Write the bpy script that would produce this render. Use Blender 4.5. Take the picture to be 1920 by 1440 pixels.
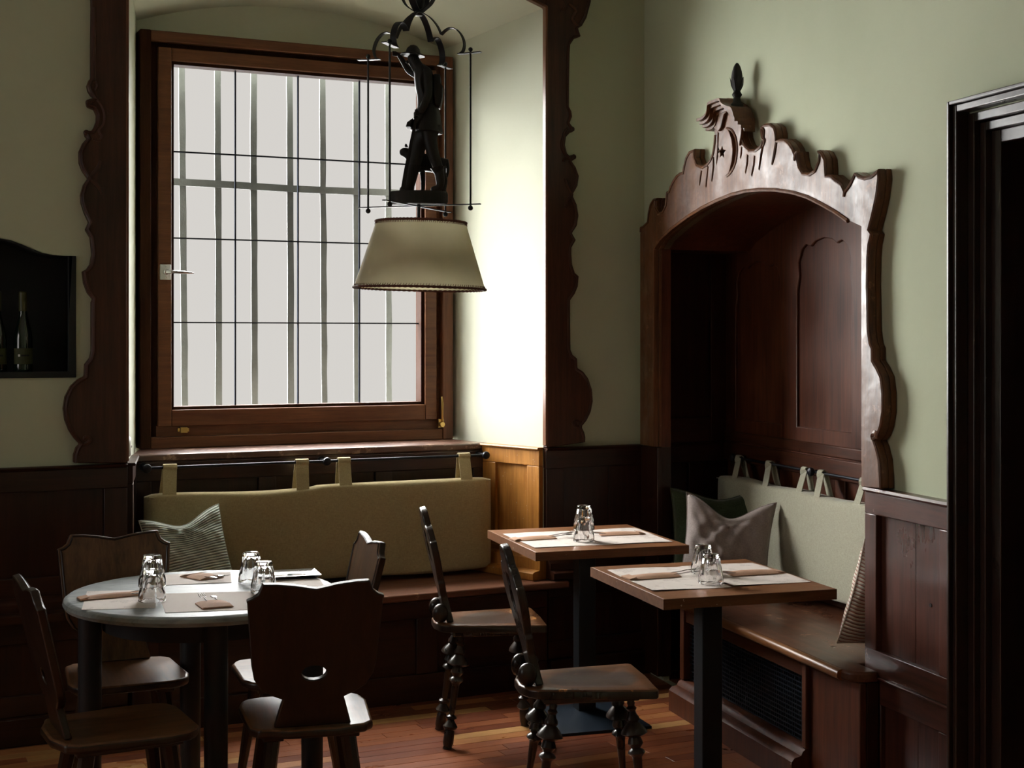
import bpy, bmesh, math, random
from mathutils import Vector, Matrix
random.seed(7)
PI=math.pi
for o in list(bpy.data.objects): bpy.data.objects.remove(o)
S=bpy.context.scene
COL=S.collection
# ---------------------------------------------------------------- camera
cam=bpy.data.cameras.new('camera'); cam.lens=50.0; cam.sensor_width=36; cam.shift_y=-90/1920; cam.clip_start=.05
co=bpy.data.objects.new('camera',cam); COL.objects.link(co)
co.location=(0,0,1.58); co.rotation_euler=(PI/2,0,-math.radians(17.287)); S.camera=co
# ---------------------------------------------------------------- world, sun, exposure
w=bpy.data.worlds.new('sky'); S.world=w; w.use_nodes=True
bg=w.node_tree.nodes['Background']; bg.inputs[0].default_value=(1.0,.955,.905,1); bg.inputs[1].default_value=.60
S.view_settings.view_transform='Standard'; S.view_settings.look='None'
S.view_settings.exposure=0.25; S.view_settings.gamma=1.0; S.view_settings.use_curve_mapping=False
PHI=math.radians(8.021)
RB=Matrix.Rotation(PHI,4,'Z')
def sun(name,d,strength,angle,color):
    L=bpy.data.lights.new(name,'SUN'); L.energy=strength; L.angle=math.radians(angle); L.color=color
    o=bpy.data.objects.new(name,L); COL.objects.link(o)
    d=(RB@Vector(d)).normalized(); o.rotation_euler=d.to_track_quat('-Z','Y').to_euler(); o.location=(1,12,8)
    return o
# daylight of the bright courtyard sky, falling in from the upper left
sun('daylight',(.72,-1,-1.05),11.5,58,(1,.95,.88))
sun('sky_daylight',(.10,-1,-.66),55.0,116,(1.0,.985,.96))

# fill light added behind an invented, unseen window in the left wall
A=bpy.data.lights.new('left_fill_light','AREA'); A.shape='RECTANGLE'; A.size=1.5; A.size_y=1.8; A.energy=20; A.color=(1,.98,.95)
ao=bpy.data.objects.new('left_fill_light',A); COL.objects.link(ao); ao.location=(-3.62,3.85,2.0); ao.rotation_euler=(0,-PI/2,0)

# ---------------------------------------------------------------- helpers
ORG={}
def setp(o,label=None,cat=None,group=None,kind=None):
    if label: o['label']=label
    if cat: o['category']=cat
    if group: o['group']=group
    if kind: o['kind']=kind
    return o
def thing(name,label,cat,org=(0,0,0),rot=0,fr='W',group=None,kind=None):
    """Empty at the base of a thing; its parts are given in the same frame as org"""
    o=bpy.data.objects.new(name,None); COL.objects.link(o); o.empty_display_size=.05
    v=Vector(org)
    if fr=='B': o.location=RB@v; o.rotation_euler=(0,0,PHI)
    else: o.location=v; o.rotation_euler=(0,0,rot)
    ORG[o.name]=v if rot==0 else Vector((0,0,0))
    return setp(o,label,cat,group,kind)
def sharp(bm,ang=38):
    bm.normal_update()
    for f in bm.faces: f.smooth=True
    for e in bm.edges:
        if len(e.link_faces)==2:
            if e.calc_face_angle(0)>math.radians(ang): e.smooth=False
        else: e.smooth=False
def obj(name,bm,mat,parent=None,fr='W',bevel=0,seg=2,ang=38,label=None,cat=None,group=None,kind=None,flat=False,mat2=None):
    bmesh.ops.recalc_face_normals(bm,faces=bm.faces) if not flat else None
    org=Vector((0,0,0))
    if parent is not None: org=ORG.get(parent.name,org)
    if org.length: bmesh.ops.translate(bm,verts=bm.verts,vec=-org)
    sharp(bm,ang)
    me=bpy.data.meshes.new(name); bm.to_mesh(me); bm.free()
    if mat: me.materials.append(mat)
    if mat2:
        me.materials.append(mat2[0])
        for q in me.polygons:
            if mat2[1](q.normal): q.material_index=1
    o=bpy.data.objects.new(name,me); COL.objects.link(o)
    if parent is not None:
        o.parent=parent; ORG[o.name]=org
    elif fr=='B': o.rotation_euler=(0,0,PHI)
    if bevel:
        m=o.modifiers.new('bevel','BEVEL'); m.width=bevel; m.segments=seg; m.limit_method='ANGLE'; m.angle_limit=math.radians(45); m.harden_normals=False
    return setp(o,label,cat,group,kind)
def new(): return bmesh.new()
def box(bm,lo,hi):
    vs=[bm.verts.new((x,y,z)) for x in (lo[0],hi[0]) for y in (lo[1],hi[1]) for z in (lo[2],hi[2])]
    for f in ((0,1,3,2),(4,6,7,5),(0,4,5,1),(2,3,7,6),(0,2,6,4),(1,5,7,3)): bm.faces.new([vs[i] for i in f])
    return bm
def hexa(bm,pts):
    """eight corners, bottom ring then top ring"""
    vs=[bm.verts.new(p) for p in pts]
    for f in ((3,2,1,0),(4,5,6,7),(0,1,5,4),(1,2,6,5),(2,3,7,6),(3,0,4,7)): bm.faces.new([vs[i] for i in f])
    return bm
AX={'y':lambda u,v,d:(u,d,v),'x':lambda u,v,d:(d,u,v),'z':lambda u,v,d:(u,v,d)}
def prism(bm,outer,d0,d1,axis='y',holes=()):
    f=AX[axis]; loops=[list(outer)]+[list(h) for h in holes]
    caps=[]
    for d in (d0,d1):
        es=[];ring=[]
        for lp in loops:
            vs=[bm.verts.new(f(u,v,d)) for u,v in lp]; ring.append(vs)
            for i in range(len(vs)): es.append(bm.edges.new((vs[i],vs[(i+1)%len(vs)])))
        if len(loops)==1: bm.faces.new(ring[0]) if len(ring[0])<5 else bmesh.ops.triangle_fill(bm,use_beauty=True,use_dissolve=False,edges=es)
        else: bmesh.ops.triangle_fill(bm,use_beauty=True,use_dissolve=False,edges=es)
        caps.append(ring)
    for r0,r1 in zip(*caps):
        n=len(r0)
        for i in range(n):
            j=(i+1)%n; bm.faces.new((r0[i],r0[j],r1[j],r1[i]))
    return bm
def smooth_poly(pts,n=3,closed=False):
    """Catmull-Rom through points"""
    out=[];N=len(pts)
    rng=range(N if closed else N-1)
    for i in rng:
        if closed: p0,p1,p2,p3=[Vector(pts[(i+k)%N]) for k in (-1,0,1,2)]
        else: p0,p1,p2,p3=[Vector(pts[min(max(i+k,0),N-1)]) for k in (-1,0,1,2)]
        for k in range(n):
            t=k/n
            out.append(tuple(.5*((2*p1)+(p2-p0)*t+(2*p0-5*p1+4*p2-p3)*t*t+(3*p1-p0-3*p2+p3)*t**3)))
    if not closed: out.append(tuple(pts[-1]))
    return out
def lathe(bm,prof,c=(0,0,0),seg=20,axis='z',tilt=None,flute=0,nfl=0):
    rings=[]
    M=Matrix.Identity(3) if tilt is None else Vector((0,0,1)).rotation_difference(Vector(tilt)).to_matrix()
    for r,z in prof:
        if r<1e-5: rings.append([bm.verts.new(Vector(c)+M@Vector((0,0,z)))])
        else:
            ring=[]
            for k in range(seg):
                a=2*PI*k/seg
                ring.append(bm.verts.new(Vector(c)+M@Vector((r*math.cos(a),r*math.sin(a),z))))
            rings.append(ring)
    for a,b in zip(rings,rings[1:]):
        if len(a)==1 and len(b)==1: continue
        for k in range(seg):
            j=(k+1)%seg
            if len(a)==1: bm.faces.new((a[0],b[k],b[j]))
            elif len(b)==1: bm.faces.new((a[k],a[j],b[0]))
            else: bm.faces.new((a[k],a[j],b[j],b[k]))
    for r in (rings[0],rings[-1]):
        if len(r)>1 and r is not None:
            try: bm.faces.new(r)
            except Exception: pass
    return bm
def sweep(bm,path,sec,ref=(0,1,0),caps=True,scale=None):
    """sweep closed section (list of (u,v)) along path; u along ref-ish side, v along normal"""
    P=[Vector(p) for p in path]; rings=[]
    ref=Vector(ref)
    for i,p in enumerate(P):
        t=(P[min(i+1,len(P)-1)]-P[max(i-1,0)]).normalized()
        n=t.cross(ref)
        if n.length<1e-4: n=t.cross(Vector((.3,.2,1)))
        n.normalize(); s_=n.cross(t).normalized()
        k=1 if scale is None else scale[i]
        rings.append([bm.verts.new(p+s_*u*k+n*v*k) for u,v in sec])
    m=len(sec)
    for a,b in zip(rings,rings[1:]):
        for k in range(m):
            j=(k+1)%m; bm.faces.new((a[k],a[j],b[j],b[k]))
    if caps:
        bm.faces.new(rings[0]); bm.faces.new(rings[-1])
    return bm
def circ(r,n=8): return [(r*math.cos(2*PI*k/n),r*math.sin(2*PI*k/n)) for k in range(n)]
def rect(w,h): return [(-w/2,-h/2),(w/2,-h/2),(w/2,h/2),(-w/2,h/2)]
def tube(bm,path,r,n=8,ref=(0,1,0),scale=None): return sweep(bm,path,circ(r,n),ref,scale=scale)
def ball(bm,c,r,sx=1,sy=1,sz=1,u=14,v=9):
    M=Matrix.Translation(Vector(c))@Matrix.Diagonal((sx,sy,sz,1))
    bmesh.ops.create_uvsphere(bm,u_segments=u,v_segments=v,radius=r,matrix=M); return bm
def skin(name,verts,edges,radii,mat,parent,root=0,sub=2,label=None):
    me=bpy.data.meshes.new(name); me.from_pydata([tuple(Vector(v)-ORG.get(parent.name,Vector())) for v in verts],edges,[])
    o=bpy.data.objects.new(name,me); COL.objects.link(o); o.parent=parent; ORG[o.name]=ORG.get(parent.name,Vector())
    me.materials.append(mat)
    o.modifiers.new('skin','SKIN').use_smooth_shade=True
    sv=me.skin_vertices[0].data
    for i,r in enumerate(radii):
        sv[i].radius=(r,r) if not isinstance(r,tuple) else r
        sv[i].use_root=(i==root)
    s_=o.modifiers.new('sub','SUBSURF'); s_.levels=sub; s_.render_levels=sub
    return setp(o,label)
def copy_tree(o,parent=None):
    c=o.copy(); COL.objects.link(c); c.parent=parent
    if o.name in ORG: ORG[c.name]=ORG[o.name]
    for ch in list(o.children): copy_tree(ch,c)
    return c
def copy_thing(src,loc,rot,label,group=None):
    c=copy_tree(src); c.location=loc; c.rotation_euler=(0,0,rot); c['label']=label
    if group: c['group']=group
    return c

# ---------------------------------------------------------------- materials
def mat(name): 
    m=bpy.data.materials.new(name); m.use_nodes=True
    nt=m.node_tree; return m,nt,nt.nodes['Principled BSDF']
def N(nt,t,**k):
    n=nt.nodes.new(t)
    for a,b in k.items():
        if a in ('inputs',):
            for i,v in b.items(): n.inputs[i].default_value=v
        else: setattr(n,a,b)
    return n
def ramp(nt,fac,stops):
    r=nt.nodes.new('ShaderNodeValToRGB'); e=r.color_ramp.elements
    while len(e)<len(stops): e.new(.5)
    for el,(p,c) in zip(e,stops): el.position=p; el.color=(*c,1) if len(c)==3 else c
    nt.links.new(fac,r.inputs[0]); return r.outputs[0]
def plain(name,col,rough=.6,metal=0,bump=0,bscale=200,spec=.35,var=0):
    m,nt,p=mat(name)
    p.inputs['Base Color'].default_value=(*col,1); p.inputs['Roughness'].default_value=rough; p.inputs['Metallic'].default_value=metal
    p.inputs['Specular IOR Level'].default_value=spec
    tc=N(nt,'ShaderNodeTexCoord'); nz=N(nt,'ShaderNodeTexNoise',inputs={'Scale':bscale,'Detail':3.0})
    nt.links.new(tc.outputs['Object'],nz.inputs['Vector'])
    if var:
        n2=N(nt,'ShaderNodeTexNoise',inputs={'Scale':6.0,'Detail':4.0}); nt.links.new(tc.outputs['Object'],n2.inputs['Vector'])
        c=ramp(nt,n2.outputs[0],[(.3,tuple(x*(1-var) for x in col)),(.7,tuple(min(1,x*(1+var)) for x in col))])
        nt.links.new(c,p.inputs['Base Color'])
    if bump:
        b=N(nt,'ShaderNodeBump',inputs={'Strength':bump,'Distance':.002}); nt.links.new(nz.outputs[0],b.inputs['Height']); nt.links.new(b.outputs[0],p.inputs['Normal'])
    return m
def wood(name,dark,light,axis='z',scale=1.0,rough=.42,wear=None,coat=0,bump=.25,spec=.5,und=0,wear_amt=.70,dust=False):
    m,nt,p=mat(name); L=nt.links.new
    tc=N(nt,'ShaderNodeTexCoord'); mp=N(nt,'ShaderNodeMapping')
    k=dict(x=(.06,1,1),y=(1,.06,1),z=(1,1,.06))[axis]
    oi=N(nt,'ShaderNodeObjectInfo'); ad=N(nt,'ShaderNodeVectorMath',operation='ADD'); ml=N(nt,'ShaderNodeMath',operation='MULTIPLY',inputs={1:9.7}); L(oi.outputs['Random'],ml.inputs[0])
    L(tc.outputs['Object'],ad.inputs[0]); L(ml.outputs[0],ad.inputs[1])
    mp.inputs['Scale'].default_value=tuple(v*scale for v in k); L(ad.outputs[0],mp.inputs[0])
    n1=N(nt,'ShaderNodeTexNoise',inputs={'Scale':34.0,'Detail':6.0,'Roughness':.62,'Distortion':.35}); L(mp.outputs[0],n1.inputs['Vector'])
    n2=N(nt,'ShaderNodeTexNoise',inputs={'Scale':170.0,'Detail':4.0,'Roughness':.7}); L(mp.outputs[0],n2.inputs['Vector'])
    n3=N(nt,'ShaderNodeTexNoise',inputs={'Scale':3.2,'Detail':5.0,'Roughness':.6}); L(ad.outputs[0],n3.inputs['Vector'])
    mx=N(nt,'ShaderNodeMix',inputs={0:.4}); L(n1.outputs[0],mx.inputs[2]); L(n3.outputs[0],mx.inputs[3])
    c=ramp(nt,mx.outputs[0],[(.34,dark),(.66,light)])
    mm=N(nt,'ShaderNodeMix',data_type='RGBA',blend_type='MULTIPLY',inputs={0:.45}); L(c,mm.inputs[6])
    g=ramp(nt,n2.outputs[0],[(.3,(.45,.42,.4)),(.6,(1,1,1))]); L(g,mm.inputs[7])
    out=mm.outputs[2]
    if wear:
        n4=N(nt,'ShaderNodeTexNoise',inputs={'Scale':11.0,'Detail':8.0,'Roughness':.75}); L(ad.outputs[0],n4.inputs['Vector'])
        f=ramp(nt,n4.outputs[0],[(wear_amt-.05,(0,0,0)),(wear_amt,(1,1,1))])
        m2=N(nt,'ShaderNodeMix',data_type='RGBA'); L(f,m2.inputs[0]); L(out,m2.inputs[6]); m2.inputs[7].default_value=(*wear,1); out=m2.outputs[2]
    if dust:
        n5=N(nt,'ShaderNodeTexNoise',inputs={'Scale':90.0,'Detail':2.0}); L(ad.outputs[0],n5.inputs['Vector'])
        f=ramp(nt,n5.outputs[0],[(.73,(0,0,0)),(.76,(1,1,1))])
        m3=N(nt,'ShaderNodeMix',data_type='RGBA'); L(f,m3.inputs[0]); L(out,m3.inputs[6]); m3.inputs[7].default_value=(.5,.42,.33,1); out=m3.outputs[2]
    L(out,p.inputs['Base Color'])
    rr=N(nt,'ShaderNodeMapRange',inputs={1:.3,2:.7,3:rough-.09,4:rough+.1}); L(n3.outputs[0],rr.inputs[0]); L(rr.outputs[0],p.inputs['Roughness'])
    p.inputs['Specular IOR Level'].default_value=spec*.62; p.inputs['Coat Weight'].default_value=coat*.45; p.inputs['Coat Roughness'].default_value=.25
    b=N(nt,'ShaderNodeBump',inputs={'Strength':bump,'Distance':.0015}); L(mx.outputs[0],b.inputs['Height'])
    b2=N(nt,'ShaderNodeBump',inputs={'Strength':bump*.6,'Distance':.0006}); L(n2.outputs[0],b2.inputs['Height']); L(b.outputs[0],b2.inputs['Normal']); L(b2.outputs[0],p.inputs['Normal'])
    if und:   # hand-carved undulation and patchy polish
        n6=N(nt,'ShaderNodeTexNoise',inputs={'Scale':9.0,'Detail':3.0,'Roughness':.5}); L(ad.outputs[0],n6.inputs['Vector'])
        b3=N(nt,'ShaderNodeBump',inputs={'Strength':.55,'Distance':.012}); L(n6.outputs[0],b3.inputs['Height']); L(b3.outputs[0],b.inputs['Normal'])
        n7=N(nt,'ShaderNodeTexNoise',inputs={'Scale':5.0,'Detail':7.0,'Roughness':.7}); L(ad.outputs[0],n7.inputs['Vector'])
        r2=N(nt,'ShaderNodeMapRange',inputs={1:.38,2:.62,3:.30,4:.66}); L(n7.outputs[0],r2.inputs[0]); L(r2.outputs[0],p.inputs['Roughness'])
    return m
def plaster(name,c1,c2,rough=.9):
    m,nt,p=mat(name); L=nt.links.new
    tc=N(nt,'ShaderNodeTexCoord'); n=N(nt,'ShaderNodeTexNoise',inputs={'Scale':1.3,'Detail':6.0,'Roughness':.55}); L(tc.outputs['Object'],n.inputs['Vector'])
    L(ramp(nt,n.outputs[0],[(.3,c1),(.7,c2)]),p.inputs['Base Color']); p.inputs['Roughness'].default_value=rough; p.inputs['Specular IOR Level'].default_value=.25
    n2=N(nt,'ShaderNodeTexNoise',inputs={'Scale':240.0,'Detail':4.0}); L(tc.outputs['Object'],n2.inputs['Vector'])
    n3=N(nt,'ShaderNodeTexNoise',inputs={'Scale':9.0,'Detail':3.0}); L(tc.outputs['Object'],n3.inputs['Vector'])
    b=N(nt,'ShaderNodeBump',inputs={'Strength':.18,'Distance':.001}); L(n2.outputs[0],b.inputs['Height'])
    b2=N(nt,'ShaderNodeBump',inputs={'Strength':.15,'Distance':.006}); L(n3.outputs[0],b2.inputs['Height']); L(b.outputs[0],b2.inputs['Normal']); L(b2.outputs[0],p.inputs['Normal'])
    return m
def fabric(name,c1,c2,scale=420,rough=.95,stripes=None,sdir='v',sheen=.2,axis=2,freq=60):
    m,nt,p=mat(name); L=nt.links.new
    tc=N(nt,'ShaderNodeTexCoord')
    mp=N(nt,'ShaderNodeMapping'); mp.inputs['Scale'].default_value=(1,1,.18); L(tc.outputs['Object'],mp.inputs[0])
    n=N(nt,'ShaderNodeTexNoise',inputs={'Scale':float(scale),'Detail':3.0,'Roughness':.7}); L(mp.outputs[0],n.inputs['Vector'])
    mp2=N(nt,'ShaderNodeMapping'); mp2.inputs['Scale'].default_value=(.18,.18,1); L(tc.outputs['Object'],mp2.inputs[0])
    n2=N(nt,'ShaderNodeTexNoise',inputs={'Scale':float(scale),'Detail':3.0,'Roughness':.7}); L(mp2.outputs[0],n2.inputs['Vector'])
    ad=N(nt,'ShaderNodeMath',operation='ADD'); L(n.outputs[0],ad.inputs[0]); L(n2.outputs[0],ad.inputs[1])
    hf=N(nt,'ShaderNodeMath',operation='MULTIPLY',inputs={1:.5}); L(ad.outputs[0],hf.inputs[0])
    c=ramp(nt,hf.outputs[0],[(.38,c1),(.62,c2)]); out=c; height=hf.outputs[0]
    if stripes:
        uv=N(nt,'ShaderNodeUVMap'); sp=N(nt,'ShaderNodeSeparateXYZ'); L(uv.outputs[0],sp.inputs[0])
        mu=N(nt,'ShaderNodeMath',operation='MULTIPLY',inputs={1:float(freq)}); L(sp.outputs['Y'],mu.inputs[0])
        sn=N(nt,'ShaderNodeMath',operation='SINE'); L(mu.outputs[0],sn.inputs[0])
        mr=N(nt,'ShaderNodeMapRange',inputs={1:-1.0,2:1.0}); L(sn.outputs[0],mr.inputs[0])
        mx=N(nt,'ShaderNodeMix',data_type='RGBA'); f=ramp(nt,mr.outputs[0],[(.10,(0,0,0)),(.38,(1,1,1))]); L(f,mx.inputs[0]); mx.inputs[6].default_value=(*stripes,1); L(out,mx.inputs[7]); out=mx.outputs[2]
        b0=N(nt,'ShaderNodeBump',inputs={'Strength':.9,'Distance':.004}); L(mr.outputs[0],b0.inputs['Height'])
    L(out,p.inputs['Base Color']); p.inputs['Roughness'].default_value=rough; p.inputs['Sheen Weight'].default_value=sheen; p.inputs['Specular IOR Level'].default_value=.2
    b=N(nt,'ShaderNodeBump',inputs={'Strength':.35,'Distance':.0012}); L(height,b.inputs['Height'])
    if stripes: L(b0.outputs[0],b.inputs['Normal'])
    L(b.outputs[0],p.inputs['Normal'])
    return m
M={}
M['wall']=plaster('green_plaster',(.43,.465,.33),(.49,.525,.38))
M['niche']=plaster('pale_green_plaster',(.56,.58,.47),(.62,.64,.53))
M['ceil']=plaster('ceiling_plaster',(.72,.72,.66),(.78,.78,.72))
M['dwood']=wood('dark_varnished_wood',(.011,.0030,.0015),(.045,.0125,.0050),wear=(.16,.06,.025),wear_amt=.74,rough=.38,coat=.25)
M['dwoodh']=wood('dark_varnished_wood_level_grain',(.012,.0035,.0017),(.050,.0145,.0058),axis='x',wear=(.17,.065,.027),wear_amt=.74,rough=.38,coat=.25)
M['dwoody']=wood('dark_varnished_wood_deep_grain',(.024,.007,.0035),(.10,.030,.012),axis='y',wear=(.2,.08,.035),wear_amt=.70,rough=.36,coat=.3)
M['carve']=wood('carved_walnut',(.05,.017,.006),(.19,.072,.025),wear=(.22,.10,.05),wear_amt=.66,rough=.44,coat=.35,bump=.8,spec=.5,und=1)
M['sillw']=wood('lit_worn_sill_wood',(.05,.018,.010),(.16,.065,.038),axis='x',wear=(.3,.18,.12),wear_amt=.6,rough=.42,coat=1.0,spec=1.0)  # worn wood, lightened to paint window light on the sill top
M['surr']=wood('dark_carved_oak',(.024,.0072,.0032),(.080,.026,.0105),wear=(.18,.07,.03),wear_amt=.76,rough=.45,coat=.2,bump=.35)
M['bead']=wood('oak_bead',(.09,.032,.014),(.19,.075,.033),rough=.35,coat=.3)
M['orange']=wood('golden_worn_oak',(.26,.095,.016),(.56,.25,.05),wear=(.5,.3,.13),wear_amt=.73,rough=.42,coat=.2,dust=True)
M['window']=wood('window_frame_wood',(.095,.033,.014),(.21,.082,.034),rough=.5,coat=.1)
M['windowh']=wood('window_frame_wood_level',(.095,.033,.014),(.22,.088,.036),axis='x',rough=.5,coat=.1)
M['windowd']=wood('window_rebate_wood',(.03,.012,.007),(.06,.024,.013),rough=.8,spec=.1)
M['alc']=wood('alcove_mahogany',(.035,.009,.004),(.14,.040,.016),wear=(.32,.14,.05),wear_amt=.76,rough=.40,coat=.25)
M['seatw']=wood('bench_seat_wood',(.045,.016,.009),(.15,.058,.030),axis='y',wear=(.36,.19,.10),wear_amt=.66,rough=.34,coat=.4)
M['seatx']=wood('bench_seat_wood_level',(.09,.034,.02),(.24,.10,.056),axis='x',wear=(.36,.19,.10),wear_amt=.68,rough=.4,coat=.3)
M['rwain']=wood('polished_wainscot_wood',(.030,.010,.007),(.115,.040,.026),wear=(.26,.13,.09),wear_amt=.72,rough=.34,coat=.7)
M['rwainy']=wood('polished_wainscot_wood_deep_grain',(.030,.010,.007),(.125,.045,.03),axis='y',wear=(.30,.17,.12),wear_amt=.66,rough=.34,coat=.7)
M['nosing']=wood('worn_bench_nosing',(.10,.036,.013),(.30,.125,.04),axis='y',rough=.36,coat=.4)
M['chairLit']=wood('chair_back_lit_face',(.05,.022,.009),(.17,.080,.032),rough=.38,coat=.5)  # lighter tone paints window light onto the front faces of the backs
M['table']=wood('table_top_wood',(.15,.058,.022),(.27,.118,.05),axis='x',rough=.42,coat=.15,scale=1.6)
M['tedge']=wood('table_edge_wood',(.10,.038,.015),(.20,.085,.036),axis='x',rough=.5,dust=True,scale=1.6)
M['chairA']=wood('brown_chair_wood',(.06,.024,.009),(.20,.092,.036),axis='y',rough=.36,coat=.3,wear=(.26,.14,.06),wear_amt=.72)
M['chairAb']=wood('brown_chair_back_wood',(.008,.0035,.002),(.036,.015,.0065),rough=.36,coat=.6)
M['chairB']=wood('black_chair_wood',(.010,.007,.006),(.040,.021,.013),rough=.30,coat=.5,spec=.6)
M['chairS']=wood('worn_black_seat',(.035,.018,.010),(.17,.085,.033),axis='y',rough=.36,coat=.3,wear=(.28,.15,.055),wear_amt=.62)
def worn_seat():
    m=wood('worn_black_seat',(.016,.008,.005),(.060,.027,.012),axis='y',rough=.34,coat=.5,wear=(.22,.11,.04),wear_amt=.66); nt=m.node_tree; p=nt.nodes['Principled BSDF']; L=nt.links.new
    src=p.inputs['Base Color'].links[0].from_socket
    tc=N(nt,'ShaderNodeTexCoord'); mp=N(nt,'ShaderNodeMapping'); mp.inputs['Scale'].default_value=(6.6,5.4,0); mp.inputs['Location'].default_value=(0,-.12,0); L(tc.outputs['Object'],mp.inputs[0])
    ln=N(nt,'ShaderNodeVectorMath',operation='LENGTH'); L(mp.outputs[0],ln.inputs[0])
    nz=N(nt,'ShaderNodeTexNoise',inputs={'Scale':12.0,'Detail':4.0}); L(tc.outputs['Object'],nz.inputs['Vector'])
    ad=N(nt,'ShaderNodeMath',operation='MULTIPLY_ADD',inputs={1:.25}); L(nz.outputs[0],ad.inputs[0]); L(ln.outputs['Value'],ad.inputs[2])
    f=ramp(nt,ad.outputs[0],[(.86,(0,0,0)),(.98,(1,1,1))]); mx=N(nt,'ShaderNodeMix',data_type='RGBA'); L(f,mx.inputs[0]); L(src,mx.inputs[6])
    m2=N(nt,'ShaderNodeMix',data_type='RGBA',blend_type='MULTIPLY',inputs={0:1.0}); L(src,m2.inputs[6]); m2.inputs[7].default_value=(2.8,2.4,1.7,1); L(m2.outputs[2],mx.inputs[7]); L(mx.outputs[2],p.inputs['Base Color']); return m
M['chairS']=worn_seat()
M['dark']=plain('black_stain',(.012,.012,.014),.5,bump=.1)
M['iron']=plain('wrought_iron',(.012,.013,.015),.55,metal=.1,spec=.35,bump=.3,bscale=90)
M['figure']=wood('dark_carved_limewood',(.006,.006,.006),(.022,.019,.015),rough=.55,coat=.0,bump=.5,scale=2.5)
M['rod']=plain('black_steel',(.02,.022,.028),.35,metal=.6)
M['steel']=plain('brushed_steel',(.55,.55,.56),.22,metal=1)
M['white_metal']=plain('white_painted_metal',(.62,.62,.58),.4)
M['brass']=plain('old_brass',(.62,.42,.14),.3,metal=1)
M['bar']=plain('weathered_iron_bars',(.075,.080,.084),.8,bump=.8,bscale=60,var=.25)
M['came']=plain('lead_came',(.03,.034,.045),1.0,spec=0)
M['black']=plain('soft_black_paint',(.006,.008,.008),.6,bump=.2,bscale=40)
M['column']=plain('dark_steel_column',(.007,.009,.012),.45,metal=.2,bump=.1)
M['basep']=plain('blue_black_steel',(.014,.022,.034),.38,metal=.3)
M['cush']=fabric('olive_linen',(.33,.265,.135),(.47,.385,.21))
M['cushR']=fabric('pale_sage_linen',(.27,.262,.195),(.38,.37,.285))
M['strip']=fabric('ribbed_pale_cord',(.50,.54,.47),(.62,.66,.58),stripes=(.16,.19,.15),freq=200)
M['mauve']=fabric('mauve_grey_linen',(.20,.165,.155),(.30,.25,.235))
M['dgreen']=fabric('dark_green_linen',(.022,.032,.014),(.045,.06,.028))
M['rstrip']=fabric('red_striped_weave',(.62,.55,.47),(.72,.66,.58),stripes=(.33,.13,.095),freq=190)
M['kraft']=plain('kraft_paper',(.40,.23,.145),.85,bump=.4,bscale=120,var=.1)
M['paper']=plain('placemat_paper',(.56,.50,.46),.9,bump=.15,bscale=60)
M['capsule']=plain('olive_foil',(.06,.06,.018),.45)
M['label']=plain('olive_label',(.045,.05,.018),.7)
def marble():
    m,nt,p=mat('grey_marble'); L=nt.links.new
    tc=N(nt,'ShaderNodeTexCoord'); mp=N(nt,'ShaderNodeMapping'); mp.inputs['Scale'].default_value=(1.2,5,5); L(tc.outputs['Object'],mp.inputs[0])
    n=N(nt,'ShaderNodeTexNoise',inputs={'Scale':4.0,'Detail':9.0,'Roughness':.65,'Distortion':1.6}); L(mp.outputs[0],n.inputs['Vector'])
    L(ramp(nt,n.outputs[0],[(.30,(.09,.105,.10)),(.42,(.20,.225,.225)),(.6,(.26,.28,.28)),(.75,(.34,.33,.30))]),p.inputs['Base Color'])
    p.inputs['Roughness'].default_value=.5; p.inputs['Specular IOR Level'].default_value=.3; return m
M['marble']=marble()
def printed():
    """pale printed placemat: rows of small faint type"""
    m,nt,p=mat('printed_placemat_paper'); L=nt.links.new
    tc=N(nt,'ShaderNodeTexCoord'); br=N(nt,'ShaderNodeTexBrick',inputs={'Scale':55.0,'Mortar Size':.03,'Brick Width':.35,'Row Height':.3})
    L(tc.outputs['Object'],br.inputs['Vector'])
    n=N(nt,'ShaderNodeTexNoise',inputs={'Scale':14.0,'Detail':1.0}); L(tc.outputs['Object'],n.inputs['Vector'])
    f=ramp(nt,n.outputs[0],[(.54,(0,0,0)),(.58,(1,1,1))])
    n2=N(nt,'ShaderNodeTexNoise',inputs={'Scale':420.0,'Detail':1.0}); L(tc.outputs['Object'],n2.inputs['Vector'])
    g=ramp(nt,n2.outputs[0],[(.48,(0,0,0)),(.55,(1,1,1))])
    mu=N(nt,'ShaderNodeMath',operation='MULTIPLY'); L(f,mu.inputs[0]); L(g,mu.inputs[1])
    m2=N(nt,'ShaderNodeMath',operation='MULTIPLY',inputs={1:.45}); L(mu.outputs[0],m2.inputs[0])
    mx=N(nt,'ShaderNodeMix',data_type='RGBA'); L(m2.outputs[0],mx.inputs[0]); mx.inputs[6].default_value=(.58,.52,.475,1); mx.inputs[7].default_value=(.2,.15,.14,1)
    L(mx.outputs[2],p.inputs['Base Color']); p.inputs['Roughness'].default_value=.9; return m
M['print']=printed()
def glass(name,col=(1,1,1),rough=0.0):
    m,nt,p=mat(name); p.inputs['Base Color'].default_value=(*col,1); p.inputs['Transmission Weight'].default_value=1; p.inputs['Roughness'].default_value=rough; p.inputs['IOR'].default_value=1.5; return m
M['glass']=glass('clear_pressed_glass')
M['bottle']=plain('dark_green_bottle_glass',(.004,.010,.006),.08,spec=.8)
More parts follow.
